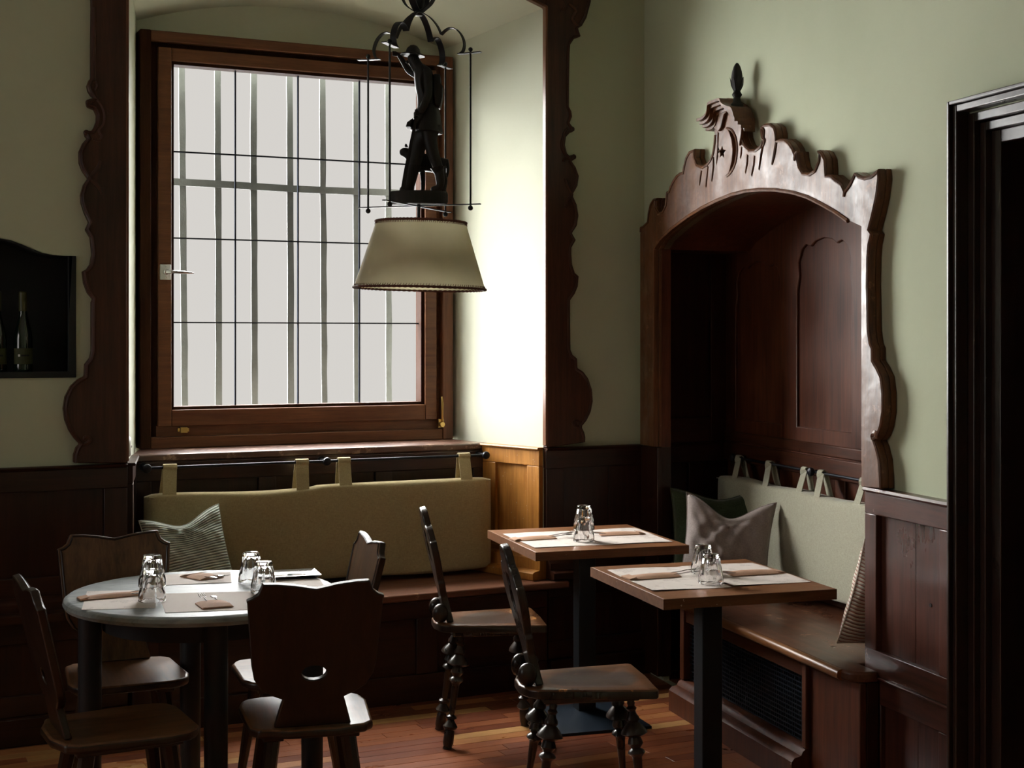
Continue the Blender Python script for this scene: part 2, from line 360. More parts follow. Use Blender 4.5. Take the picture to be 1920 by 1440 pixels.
def pane():
    m,nt,p=mat('window_glass'); L=nt.links.new
    t=N(nt,'ShaderNodeBsdfTransparent'); t.inputs[0].default_value=(.97,.975,.975,1); g=N(nt,'ShaderNodeBsdfGlossy'); g.inputs['Roughness'].default_value=.15
    mx=N(nt,'ShaderNodeMixShader',inputs={0:.0}); L(t.outputs[0],mx.inputs[1]); L(g.outputs[0],mx.inputs[2]); L(mx.outputs[0],nt.nodes['Material Output'].inputs[0]); return m
M['pane']=pane()
def shadem():
    m,nt,p=mat('parchment_shade'); L=nt.links.new
    tc=N(nt,'ShaderNodeTexCoord'); n=N(nt,'ShaderNodeTexNoise',inputs={'Scale':7.0,'Detail':6.0}); L(tc.outputs['Object'],n.inputs['Vector'])
    c=ramp(nt,n.outputs[0],[(.3,(.70,.67,.53)),(.7,(.80,.77,.63))])
    L(c,p.inputs['Base Color']); p.inputs['Roughness'].default_value=.8
    tr=N(nt,'ShaderNodeBsdfTranslucent'); L(c,tr.inputs[0]); mx=N(nt,'ShaderNodeMixShader',inputs={0:.6})
    L(p.outputs[0],mx.inputs[1]); L(tr.outputs[0],mx.inputs[2]); L(mx.outputs[0],nt.nodes['Material Output'].inputs[0]); return m
M['shade']=shadem()
M['lace']=plain('red_brown_lacing',(.11,.035,.02),.7,bump=.5,bscale=300)
def plankm(i,d,l):
    return wood('parquet_%s'%i,d,l,axis='x',rough=.34,coat=.35,scale=1.3,bump=.12)
FL=[plankm('dark_red',(.13,.033,.014),(.26,.075,.032)),plankm('red_brown',(.21,.062,.024),(.38,.125,.050)),plankm('tan',(.34,.13,.045),(.50,.22,.08)),plankm('pale',(.44,.22,.08),(.60,.34,.13))]

# ================================================================ THE ROOM
def Fr(P0,P1,side=1):
    """frame on a wall line: u along P0->P1, d towards the room"""
    a=Vector(P0);U=(Vector(P1)-a).normalized(); n=Vector((U.y,-U.x))*side
    return (a,U,n)
def fbox(bm,F,u0,u1,d0,d1,z0,z1):
    a,U,n=F; q=[a+U*u0+n*d0,a+U*u1+n*d0,a+U*u1+n*d1,a+U*u0+n*d1]
    return hexa(bm,[(p.x,p.y,z0) for p in q]+[(p.x,p.y,z1) for p in q])
def fpart(name,F,dims,m,parent,bevel=.003,**k): 
    return obj(name,fbox(new(),F,*dims),m,parent,bevel=bevel,**k)
def fmould(name,F,u0,u1,prof,m,parent):
    """moulding: profile of (d,z) pairs extruded along u"""
    a,U,n=F; bm=new(); rows=[]
    for u in (u0,u1):
        rows.append([bm.verts.new((*(a+U*u+n*d),z)) for d,z in prof])
    k=len(prof)
    for i in range(k): bm.faces.new((rows[0][i],rows[0][(i+1)%k],rows[1][(i+1)%k],rows[1][i]))
    bm.faces.new(rows[0]); bm.faces.new(rows[1])
    return obj(name,bm,m,parent)

# ---- floor
floor=obj('floor',box(new(),(-4,-3.2,-.06),(4.6,7.2,-.022)),plain('subfloor',(.03,.015,.01),.8),kind='structure')
fl_near=new(); pk=0; PW=.068
meshes={}
def plank_mesh(L,i):
    key=(round(L,2),i)
    if key not in meshes:
        bm=box(new(),(0,0,-.02),(L-.0016,PW-.0014,0)); bmesh.ops.bevel(bm,geom=[e for e in bm.edges if all(v.co.z>-.001 for v in e.verts)],offset=.0008,segments=1,affect='EDGES')
        me=bpy.data.meshes.new('plank'); bm.to_mesh(me); bm.free(); me.materials.append(FL[i]); meshes[key]=me
    return meshes[key]
for r in range(60):
    y=2.0+r*PW
    x=-1.4+random.uniform(-.6,0)
    while x<4.2:
        L=random.choice([.38,.46,.55,.66,.8]); i=random.choices([0,1,2,3],[.34,.36,.18,.12])[0]
        if 4.45<y<5.75 and x+L>-.1 and x<3.1 and pk<290:
            o=bpy.data.objects.new('plank',plank_mesh(L,i)); COL.objects.link(o); o.parent=floor
            o.matrix_local=RB@Matrix.Translation((x,y,random.uniform(-.0006,0))); pk+=1
        else:
            b2=box(new(),(x,y,-.02),(x+L-.0016,y+PW-.0014,-.0003)); me=bpy.data.meshes.new('t'); b2.to_mesh(me); b2.free(); me.transform(RB); fl_near.from_mesh(me); bpy.data.meshes.remove(me)
        x+=L
box(fl_near,(-4,-3.2,-.02),(4.6,1.5,-.001))
obj('plank',fl_near,FL[1],floor,kind='stuff',bevel=0)

# ---- ceiling and unseen walls of the room
obj('ceiling',box(new(),(-3.6,-3.1,3.8),(2.8,7.2,3.9)),M['ceil'],kind='structure')
wl=obj('wall_left',prism(new(),[(-3.1,-.05),(7,-.05),(7,3.8),(-3.1,3.8)],-3.6,-3.5,'x',[[(3.10,1.1),(4.60,1.1),(4.60,2.9),(3.10,2.9)]]),M['wall'],kind='structure')  # opening and the bars below: window invented for the added fill light
for y0,y1,z0,z1 in ((3.10,3.16,1.1,2.9),(4.54,4.60,1.1,2.9),(3.16,4.54,1.1,1.16),(3.16,4.54,2.84,2.9),(3.82,3.88,1.16,2.84)): obj('added_window_bar',box(new(),(-3.57,y0,z0),(-3.53,y1,z1)),M['windowh'],wl)
obj('wall_rear',box(new(),(-3.6,-3.1,-.05),(4.6,-3.0,3.8)),M['wall'],kind='structure')

def arc(x0,x1,z0,sag,n=16):
    c=(x1-x0)/2; Rr=(c*c+sag*sag)/2/sag; return [(x0+(x1-x0)*i/n, z0+math.sqrt(max(0,Rr*Rr-(x0+(x1-x0)*i/n-(x0+x1)/2)**2))-(Rr-sag)) for i in range(n+1)]
# ---- back wall with the window niche opening and the bottle niche
NL,NR,NB=1.04,2.91,5.82
wine_top=[(0.562,1.957),(0.601,1.951),(0.64,1.937),(0.68,1.919),(0.719,1.905),(0.76,1.898),(0.8,1.896),(0.845,1.896)]
wx=[a for a,z in wine_top]; c0=.43
wine=[(2*c0-a,z) for a,z in reversed(wine_top)]
mid=[(c0-.10,1.972),(c0-.05,1.985),(c0,1.99),(c0+.05,1.985),(c0+.10,1.972)]
wine_hole=[(.845,1.416),(2*c0-.845,1.416)]+wine+mid+wine_top
niche_hole=[(NL,.02),(NR,.02)]+arc(NL,NR,3.08,.17)[::-1]
bm=prism(new(),[(-3.62,-.05),(4.05,-.05),(4.05,3.85),(-3.62,3.85)],NB,NB+.035,'y',[niche_hole,wine_hole])
wb=obj('wall_back',bm,M['wall'],fr='B',kind='structure')
# thick masonry behind, window opening
bm=prism(new(),[(.2,-.05),(3.8,-.05),(3.8,3.85),(.2,3.85)],6.60,6.82,'y',[[(1.26,1.0),(2.715,1.0),(2.715,2.93),(1.26,2.93)]])
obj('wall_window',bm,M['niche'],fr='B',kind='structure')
# splayed jambs and vault of the niche
bm=new(); fa=arc(NL,NR,3.08,.17); ba=arc(1.225,2.745,3.02,.13)
def jq(a0,b0,a1,b1,z0,z1,z1b): bm.faces.new([bm.verts.new(p) for p in ((a0,b0,z0),(a1,b1,z0),(a1,b1,z1b),(a0,b0,z1))])
jq(NL,NB,1.225,6.6,0,3.08,3.02); jq(NR,NB,2.745,6.6,0,3.08,3.02)
rows=[]
for k in range(7):
    t=k/6; rows.append([bm.verts.new((fx+(bx_-fx)*t,NB+(6.6-NB)*t,fz+(bz-fz)*t)) for (fx,fz),(bx_,bz) in zip(fa,ba)])
for r0,r1 in zip(rows,rows[1:]):
    for i in range(len(r0)-1): bm.faces.new((r0[i],r0[i+1],r1[i+1],r1[i]))
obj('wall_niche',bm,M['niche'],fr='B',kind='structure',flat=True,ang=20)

# ---- wainscot of the back wall
FB=Fr((0,NB),(1,NB))
WZ=1.07
def wainscot(F,parent,u0,u1,stiles,w=.09,mv=M['dwood'],mh=M['dwoodh'],cap=True,lower=True,sd=.030,seams=()):
    """stiles = list of u centres; panels recessed between them"""
    fpart('rail',F,(u0,u1,0,sd,.975,WZ-.012),mh,parent)
    if cap: fmould('cap_moulding',F,u0,u1,[(0,WZ-.012),(sd+.008,WZ-.012),(sd+.014,WZ-.004),(sd+.008,WZ),(0,WZ)],mh,parent)
    fpart('rail',F,(u0,u1,0,sd,.565,.64),mh,parent)
    fmould('dado_moulding',F,u0,u1,[(0,.478),(sd+.075,.478),(sd+.08,.486),(sd+.08,.508),(sd+.072,.514),(sd+.045,.518),(sd+.045,.548),(sd+.03,.560),(sd+.012,.568),(0,.568)],mh,parent)
    if lower:
        fpart('rail',F,(u0,u1,0,sd+.02,.39,.478),mh,parent); fpart('rail',F,(u0,u1,0,sd+.02,.11,.19),mh,parent)
        fpart('baseboard',F,(u0,u1,0,sd+.045,0,.11),mh,parent,bevel=.006)
    prev=None
    for s in stiles:
        fpart('stile',F,(s-w/2,s+w/2,0,sd,.64,.975),mv,parent)
        if lower: fpart('stile',F,(s-w/2,s+w/2,0,sd+.02,.19,.39),mv,parent)
        if prev is not None:
            cuts=[prev+w/2]+[c for c in seams if prev<c<s]+[s-w/2]
            for c_,d_ in zip(cuts,cuts[1:]):
                fpart('panel',F,(c_+.001,d_-.001,-.002,sd-.016,.635,.98),mv,parent,bevel=.002)
                if lower: fpart('panel',F,(c_+.001,d_-.001,-.002,sd+.002,.185,.395),mv,parent,bevel=.002)
        prev=s
wainscot(FB,wb,-2.9,NL,[-2.85,-1.9,-.95,0.0,.994])
wainscot(FB,wb,NR,4.0,[NR+.047,3.72,3.96],seams=(3.245,))
# niche jamb panels (golden worn side to the right of the bench)
FJR=Fr((NR,NB),(2.79,6.2),-1); FJL=Fr((1.125,6.2),(NL,NB),-1)
LJ=.398
def jamb(F,mv,mh,L):
    for z0,z1 in ((.60,.66),(.985,1.058)): fpart('rail',F,(-.0,L,0,.026,z0,z1),mh,wb)
    for a,b in ((0,.082),(L-.10,L)): fpart('stile',F,(a,b,0,.026,.66,.985),mv,wb)
    fpart('panel',F,(.08,L-.098,-.002,.012,.655,.99),mv,wb,bevel=.002)
    fmould('cap_moulding',F,-.0,L,[(0,1.058),(.034,1.058),(.038,1.064),(.034,1.070),(0,1.070)],mh,wb)
    fpart('rail',F,(0,L,0,.026,.02,.60),mh,wb)
    fmould('base_moulding',F,-.03,L,[(.0,.4735),(.09,.4735),(.095,.48),(.095,.505),(.085,.512),(.05,.516),(.05,.565),(.035,.575),(.0,.58)],mh,wb)
jamb(FJR,M['orange'],M['orange'],LJ)
jamb(FJL,M['dwood'],M['dwoodh'],.388)
# panelling behind the window bench under the sill
FS=Fr((0,6.205),(1,6.205))
fpart('rail',FS,(1.12,2.80,0,.025,.955,1.035),M['dwoodh'],wb)
fpart('rail',FS,(1.12,2.80,0,.025,.46,.56),M['dwoodh'],wb)
st=[1.17,1.72,2.27,2.76]
for s_ in st: fpart('stile',FS,(s_-.04,s_+.04,0,.025,.56,.955),M['dwood'],wb)
for s0,s1 in zip(st,st[1:]): fpart('panel',FS,(s0+.04,s1-.04,-.001,.009,.555,.96),M['dwood'],wb,bevel=.002)

# ---- window sill
sill=obj('window_sill',prism(new(),[(1.125,6.185),(2.80,6.185),(2.742,6.52),(1.222,6.52)],1.040,1.070,'z'),M['sillw'],fr='B',bevel=.006,kind='structure',label='worn dark wooden sill board under the window, lightened as if lit')
fmould('sill_moulding',Fr((0,6.185),(1,6.185)),1.13,2.795,[(0,1.04),(-.012,1.04),(-.02,1.01),(-.02,.99),(0,.985),(.0,1.0)],M['dwoodh'],sill)

# ---- window
win=thing('window_1','brown wooden casement window with leaded clear panes',None,(1.985,6.5,1.07),fr='B',kind='structure')
def bbox(name,a0,a1,b0,b1,z0,z1,m,parent,bevel=.004,**k): return obj(name,box(new(),(a0,b0,z0),(a1,b1,z1)),m,parent,bevel=bevel,**k)
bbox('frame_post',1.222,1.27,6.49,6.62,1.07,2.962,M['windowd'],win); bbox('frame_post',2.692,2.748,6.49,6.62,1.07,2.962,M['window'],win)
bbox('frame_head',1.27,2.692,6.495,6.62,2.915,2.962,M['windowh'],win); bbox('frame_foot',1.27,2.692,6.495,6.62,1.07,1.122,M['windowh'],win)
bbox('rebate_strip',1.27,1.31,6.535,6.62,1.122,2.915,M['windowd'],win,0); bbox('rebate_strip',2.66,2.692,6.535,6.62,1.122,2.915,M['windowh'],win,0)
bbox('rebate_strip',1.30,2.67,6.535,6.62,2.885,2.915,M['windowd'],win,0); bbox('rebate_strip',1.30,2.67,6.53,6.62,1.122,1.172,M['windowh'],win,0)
bm=new(); box(bm,(1.305,6.51,1.168),(1.366,6.60,2.892)); box(bm,(2.608,6.51,1.168),(2.668,6.60,2.892)); box(bm,(1.3662,6.511,2.834),(2.6078,6.60,2.892)); box(bm,(1.3662,6.511,1.168),(2.6078,6.60,1.243))
sash=obj('sash',bm,M['windowh'],win,bevel=.004)
bm=new(); 
for a0,a1,z0,z1 in ((1.366,1.380,1.243,2.834),(2.592,2.608,1.243,2.834),(1.380,2.592,2.820,2.834),(1.380,2.592,1.243,1.257)): box(bm,(a0,6.53,z0),(a1,6.60,z1))
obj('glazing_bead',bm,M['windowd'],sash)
VA=[1.380,1.674,1.977,2.285,2.592]; HZ=[1.257,1.642,2.03,2.427,2.82]
for i in range(4):
    for j in range(4):
        obj('pane',box(new(),(VA[i]+.002,6.568,HZ[j]+.002),(VA[i+1]-.002,6.570,HZ[j+1]-.002)),M['pane'],sash)
for a in VA[1:4]: obj('came',box(new(),(a-.003,6.563,HZ[0]),(a+.003,6.575,HZ[4])),M['came'],sash)
for z in HZ[1:4]: obj('came',box(new(),(VA[0],6.562,z-.003),(VA[4],6.576,z+.003)),M['came'],sash)
# handle: square plate and a lever pointing into the room
bm=box(new(),(1.312,6.50,1.835),(1.362,6.511,1.905)); 
obj('handle_plate',bm,M['white_metal'],sash,bevel=.003)
bm=new(); lathe(bm,[(.013,0),(.013,.028),(.010,.03)],(1.337,6.505,1.87),12,tilt=(0,-1,0)); tube(bm,[(1.337,6.48,1.87),(1.36,6.468,1.87),(1.41,6.462,1.868),(1.455,6.46,1.866)],.008,8,ref=(0,0,1),scale=[1.1,1,.9,.35])
for z in (1.845,1.895): ball(bm,(1.337,6.499,z),.003)
obj('handle_lever',bm,M['steel'],sash)
# brass latch and stay
bm=box(new(),(1.405,6.50,1.138),(1.437,6.531,1.164)); box(bm,(1.395,6.515,1.143),(1.447,6.532,1.159)); obj('brass_latch',bm,M['brass'],win,bevel=.002,label='small brass latch on the lower rebate')
bm=new(); tube(bm,[(2.688,6.485,1.155),(2.682,6.475,1.18),(2.682,6.472,1.25),(2.680,6.474,1.282)],.006,8,ref=(1,0,0),scale=[1.1,1,.9,.6]); lathe(bm,[(.012,0),(.014,.006),(.012,.012),(.012,.022)],(2.682,6.49,1.145),12,tilt=(0,-1,0)); box(bm,(2.668,6.487,1.13),(2.696,6.496,1.17))
obj('window_stay',bm,M['brass'],win,label='brass stay in the lower right corner')

# ---- wrought iron bars outside
gr=thing('window_grille','weathered grey iron bars standing outside behind the leaded window','grille',(2.0,7.0,1.0),fr='B')
bt=[(1.516,2.888),(1.695,2.884),(1.876,2.877),(2.063,2.878),(2.235,2.885),(2.416,2.896),(2.591,2.904),(2.771,2.904)]
bb=[(1.532,1.24),(1.701,1.241),(1.881,1.24),(2.069,1.239),(2.246,1.238),(2.421,1.238),(2.597,1.237),(2.78,1.236)]
for (a0,z0),(a1,z1) in zip(bt,bb):
    k=(a1-a0)/(z1-z0); pts=[(a0+k*(z-z0)+random.uniform(-.0015,.0015),7.0+random.uniform(-.0015,.0015),z) for z in [1.0+.132*i for i in range(17)]]
    obj('bar',sweep(new(),pts,rect(.012,.031),ref=(0,1,0),scale=[random.uniform(.92,1.07) for _ in pts]),M['bar'],gr)
hb=[(1.413,2.334),(1.727,2.332),(2.069,2.326),(2.395,2.327),(2.81,2.331)]
for z_off in (0,):
    bm=sweep(new(),[(a,7.0,z) for a,z in smooth_poly(hb,3)],rect(.03,.034),ref=(0,1,0)); obj('cross_bar',bm,M['bar'],gr)

# ---- small round cover on the left jamb
bm=lathe(new(),[(.001,.0),(.040,.0),(.042,.004),(.036,.010),(.001,.011)],(1.075,5.965,1.125),24,tilt=(1,-.24,0))
cvp=thing('cover_plate','small white round cover plate low on the left window jamb','cover plate',(1.075,5.965,1.125),fr='B')
obj('plate',bm,M['white_metal'],cvp)
obj('screw',lathe(new(),[(.005,.0),(.005,.003),(.001,.004)],Vector((1.075,5.965,1.125))+Vector((1,-.24,0)).normalized()*.010,8,tilt=(1,-.24,0)),M['steel'],cvp)

# ---- carved surround of the window niche
ys=5.785
Lout=[(0.9,2.878),(0.898,2.731),(0.898,2.597),(0.89,2.59),(0.883,2.568),(0.888,2.547),(0.898,2.531),(0.91,2.522),(0.89,2.515),(0.881,2.501),(0.884,2.486),(0.896,2.481),(0.91,2.477),(0.92,2.455),(0.919,2.43),(0.91,2.405),(0.9,2.39),(0.883,2.39),(0.874,2.382),(0.877,2.368),(0.884,2.361),(0.866,2.339),(0.853,2.307),(0.854,2.262),(0.866,2.231),(0.886,2.202),(0.869,2.175),(0.859,2.136),(0.861,2.105),(0.873,2.067),(0.89,2.029),(0.877,2),(0.896,1.969),(0.9,1.931),(0.902,1.901),(0.895,1.863),(0.882,1.844),(0.865,1.834),(0.871,1.788),(0.885,1.751),(0.905,1.726),(0.9,1.714),(0.9,1.668),(0.9,1.584),(0.9,1.522),(0.894,1.493),(0.875,1.468),(0.873,1.422),(0.848,1.409),(0.82,1.382),(0.8,1.341),(0.793,1.295),(0.799,1.25),(0.815,1.208),(0.834,1.178),(0.855,1.154),(0.842,1.141),(0.832,1.112),(0.832,1.081)]
Lin=[(1.027,1.074),(1.037,2.89)]
Rout=[(3.14,3.124),(3.131,3.095),(3.117,3.048),(3.093,3.009),(3.073,2.996),(3.086,2.959),(3.052,2.946),(3.033,2.918),(3.03,2.877),(3.027,2.754),(3.026,2.632),(3.038,2.612),(3.042,2.588),(3.029,2.557),(3.044,2.542),(3.046,2.517),(3.029,2.511),(3.01,2.492),(3.005,2.455),(3.015,2.419),(3.031,2.4),(3.043,2.414),(3.055,2.405),(3.053,2.389),(3.039,2.384),(3.061,2.356),(3.077,2.316),(3.07,2.271),(3.043,2.227),(3.066,2.185),(3.075,2.136),(3.066,2.087),(3.041,2.052),(3.061,2.021),(3.038,1.986),(3.038,1.953),(3.041,1.91),(3.056,1.871),(3.076,1.855),(3.072,1.808),(3.056,1.774),(3.032,1.744),(3.032,1.633),(3.034,1.517),(3.045,1.493),(3.068,1.476),(3.07,1.433),(3.1,1.415),(3.127,1.382),(3.146,1.331),(3.15,1.278),(3.139,1.229),(3.116,1.188),(3.091,1.162),(3.105,1.137),(3.111,1.113),(3.11,1.09)]
sur=thing('carved_window_surround','dark scroll-edged wooden surround framing the window niche','carved surround',(1.975,5.82,WZ),fr='B')
topz=3.42
def mirror_r(p): return (1.975*2-p[0],p[1])
rt=[p for p in Rout if p[1]>2.93]   # the carved shoulder at the top of the right board, mirrored to the left
Lfull=[(NL,WZ+.001),(NL,3.06),(NL,topz),(.80,topz)]+[mirror_r(p) for p in rt]+[p for p in Lout if p[1]<2.97]
Lfull=[(x,max(z,WZ+.001)) for x,z in Lfull]
obj('side_board',prism(new(),Lfull,ys,NB,'y'),M['surr'],sur,bevel=.003,seg=1)
Rfull=[(NR,WZ+.001)]+[(x,max(z,WZ+.001)) for x,z in reversed(Rout)]+[(3.15,topz),(NR,topz)]
obj('side_board',prism(new(),Rfull,ys,NB,'y'),M['surr'],sur,bevel=.003,seg=1)
ah=arc(NL,NR,3.08,.17)
obj('header_board',prism(new(),ah+[(NR,topz),(NL,topz)],ys+.002,NB,'y'),M['surr'],sur,bevel=.003,seg=1)
# raised rims that follow the carved outline, and the bead lining the opening
def rim(pts,off,r,parent,y=ys,m=M['surr'],sgn=1):
    P=[Vector(p) for p in pts]; out=[]
    for i,p in enumerate(P):
        t=(P[min(i+1,len(P)-1)]-P[max(i-1,0)]).normalized(); n=Vector((t.y,-t.x))*sgn
        out.append((p.x+n.x*off,y,p.y+n.y*off))
    return obj('carved_rim',tube(new(),out,r,6,ref=(0,1,0)),m,parent)
rim([p for p in Lout if p[1]<2.97],.010,.0075,sur,sgn=-1)
rim(Rout,.010,.0075,sur,sgn=1)
def strand(pts,r,parent,y=ys,m=M['surr'],name='carved_scroll',ax='y'):
    s_=smooth_poly(pts,5); n=len(s_); sc=[.35+.65*math.sin(PI*min(1,max(0,(i+1)/(n+1))))**.5 for i in range(n)]
    P3=[(a,y,z) if ax=='y' else (y,a,z) for a,z in s_]
    return obj(name,tube(new(),P3,r,6,ref=(0,1,0) if ax=='y' else (1,0,0),scale=sc),m,parent)
strand([(0.886,2.202),(0.907,2.222),(0.924,2.244),(0.934,2.273)],.009,sur)
strand([(0.886,2.202),(0.91,2.187),(0.931,2.164),(0.941,2.14)],.009,sur)
strand([(0.92,2.515),(0.941,2.488),(0.951,2.454),(0.948,2.418),(0.931,2.392),(0.941,2.372),(0.931,2.354),(0.903,2.359)],.009,sur)
strand([(0.893,2.576),(0.91,2.584),(0.922,2.571),(0.913,2.549)],.007,sur)
strand([(3.043,2.227),(3.024,2.257),(3.013,2.281),(3.006,2.301)],.009,sur)
strand([(3.043,2.227),(3.024,2.212),(3.01,2.191),(3.003,2.166)],.009,sur)
strand([(3.015,2.533),(2.997,2.5),(2.987,2.454),(3.001,2.418),(3.024,2.395),(2.997,2.39),(2.995,2.377)],.009,sur)
strand([(3.091,1.162),(3.061,1.163),(3.047,1.178),(3.058,1.189),(3.073,1.185),(3.071,1.173)],.008,sur)
strand([(0.855,1.154),(0.877,1.156),(0.893,1.168),(0.887,1.181),(0.873,1.181),(0.871,1.171)],.008,sur)
strand([(3.024,3.104),(3.061,3.075),(3.043,3.033),(3.079,3.004)],.011,sur); strand([(2.997,3.114),(3.006,3.082),(2.978,3.067)],.009,sur)
for c in [(0.888,2.501),(0.88,2.381),(3.042,2.53),(3.05,2.403)]: obj('scroll_boss',ball(new(),(c[0],ys,c[1]),.012,1,.6,1),M['surr'],sur)
bd=[(NR+.001,5.80,WZ+.01),(NR+.001,5.80,3.08)]+[(a,5.80,z) for a,z in arc(NL,NR,3.08,.17)[::-1]]+[(NL-.001,5.80,3.08),(NL-.001,5.80,WZ+.01)]
obj('opening_bead',sweep(new(),bd,rect(.034,.012),ref=(0,1,0)),M['bead'],sur,bevel=.004,label='lighter bead lining the opening')

# ---- bottle niche
wn=thing('bottle_niche','shallow black wall niche with a curved top left of the window','wall niche',(.43,5.95,1.416),fr='B')
inset=[(.43+(a-.43)*.93,1.44+(z-1.416)*.945) for a,z in wine_hole]
obj('niche_frame',prism(new(),wine_hole,5.812,5.85,'y',[inset]),M['black'],wn,bevel=.002,seg=1)
bm=prism(new(),wine_hole,5.855,6.06,'y'); bmesh.ops.delete(bm,geom=[f for f in bm.faces if all(abs(v.co.y-5.855)<1e-4 for v in f.verts)],context='FACES')
obj('niche_box',bm,M['black'],wn)
def bottle(a,label):
    t=thing('wine_bottle',label,'bottle',(a,5.945,1.4165),fr='B',group='wine bottles in the wall niche')
    c=(a,5.945,1.4165)
    obj('glass_body',lathe(new(),[(.001,.004),(.030,.0),(.036,.004),(.037,.02),(.037,.15),(.034,.175),(.024,.215),(.0155,.25),(.0145,.32),(.0155,.322),(.0155,.333),(.001,.334)],c,24),M['bottle'],t)
    obj('capsule',lathe(new(),[(.0152,.262),(.0158,.262),(.0162,.336),(.013,.340),(.001,.340)],c,20),M['capsule'],t)
    # paper label wrapped on the camera side, with its tiny dark lettering
    for nm,r,z0,z1,m,w0,w1 in (('paper_label',.0376,.052,.115,M['label'],-1.25,1.25),('label_lettering',.0380,.082,.091,M['white_metal'],-.62,-.40),('label_lettering',.0380,.083,.090,M['black'],-.30,.55)):
        bm=new(); prev=None
        for k in range(13):
            an=-PI/2+w0+(w1-w0)*k/12; p=[bm.verts.new((c[0]+r*math.cos(an),c[1]+r*math.sin(an),c[2]+z)) for z in (z0,z1)]
            if prev: bm.faces.new((prev[0],p[0],p[1],prev[1]))
            prev=p
        obj(nm,bm,m,t)
bottle(.660,'dark green wine bottle in the wall niche, the right one nearest the window'); bottle(.562,'dark green wine bottle in the wall niche, cut by the left photo edge')

# ================================================================ RIGHT WALL
RX=2.60; AX_=3.05; AY0,AY1=4.235,6.02
arch_in=[(4.272,1.949),(4.318,1.975),(4.405,2.014),(4.507,2.052),(4.6,2.084),(4.711,2.111),(4.841,2.133),(4.962,2.146),(5.088,2.153),(5.219,2.151),(5.357,2.139),(5.501,2.121),(5.652,2.094),(5.811,2.057),(5.956,2.013),(6.057,1.976)]
Afull=[(6.18,2.067),(6.175,2.092),(6.141,2.096),(6.09,2.112),(6.082,2.15),(6.057,2.19),(6.02,2.21),(5.973,2.208),(5.99,2.193),(5.999,2.168),(5.961,2.14),(5.914,2.146),(5.883,2.17),(5.877,2.207),(5.868,2.227),(5.846,2.229),(5.831,2.248),(5.801,2.27),(5.761,2.29),(5.721,2.298),(5.695,2.295),(5.687,2.318),(5.662,2.356),(5.624,2.379),(5.572,2.381),(5.567,2.368),(5.572,2.345),(5.548,2.314),(5.492,2.298),(5.447,2.306),(5.419,2.319),(5.396,2.339),(5.384,2.368),(5.375,2.413),(5.385,2.441),(5.41,2.45),(5.414,2.469),(5.357,2.483),(5.348,2.524),(5.345,2.545),(5.262,2.548),(5.153,2.498),(5.136,2.484),(5.128,2.439),(5.128,2.409),(5.12,2.371),(5.096,2.339),(5.056,2.315),(5.008,2.309),(4.969,2.319),(4.949,2.338),(4.943,2.369),(4.956,2.389),(4.931,2.397),(4.886,2.393),(4.848,2.374),(4.834,2.347),(4.831,2.32),(4.812,2.323),(4.768,2.317),(4.732,2.299),(4.704,2.275),(4.691,2.254),(4.672,2.258),(4.669,2.236),(4.655,2.201),(4.628,2.177),(4.587,2.17),(4.547,2.178),(4.523,2.205),(4.518,2.228),(4.523,2.245),(4.494,2.235),(4.468,2.206),(4.463,2.172),(4.462,2.149),(4.43,2.146),(4.392,2.126),(4.355,2.109),(4.339,2.082),(4.312,2.101),(4.274,2.138),(4.246,2.126),(4.211,2.116),(4.17,2.118),(4.122,2.133),(4.117,2.097),(4.131,2.037),(4.153,1.984),(4.179,1.933),(4.162,1.92),(4.176,1.887),(4.183,1.844),(4.187,1.751),(4.185,1.723),(4.181,1.599),(4.17,1.556),(4.156,1.54),(4.156,1.499),(4.131,1.479),(4.103,1.446),(4.091,1.392),(4.091,1.331),(4.105,1.282),(4.125,1.25),(4.149,1.233),(4.133,1.213),(4.114,1.172),(4.106,1.111),(4.105,1.077)]
ar=[(AY0,arch_in[0][1])]+arch_in[1:-1]+[(AY1,arch_in[-1][1])]
RZ=WZ
alc_hole=[(AY0,.0),(AY1,.0)]+ar[::-1]
dY1=3.571; door_hole=[(2.25,-.0),(3.665,-.0),(3.665,2.225),(2.25,2.225)]
bm=prism(new(),[(-3.1,-.05),(6.28,-.05),(6.28,3.85),(-3.1,3.85)],RX,RX+.03,'x',[alc_hole,door_hole])
wr=obj('wall_right',bm,M['wall'],kind='structure')
# corridor behind the doorway, its shade painted as near-black walls
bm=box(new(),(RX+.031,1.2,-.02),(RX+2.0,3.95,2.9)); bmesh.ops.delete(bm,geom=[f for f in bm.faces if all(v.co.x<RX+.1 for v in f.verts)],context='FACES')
obj('wall_corridor',bm,plain('corridor_shade_wall',(.012,.012,.012),.9),kind='structure')
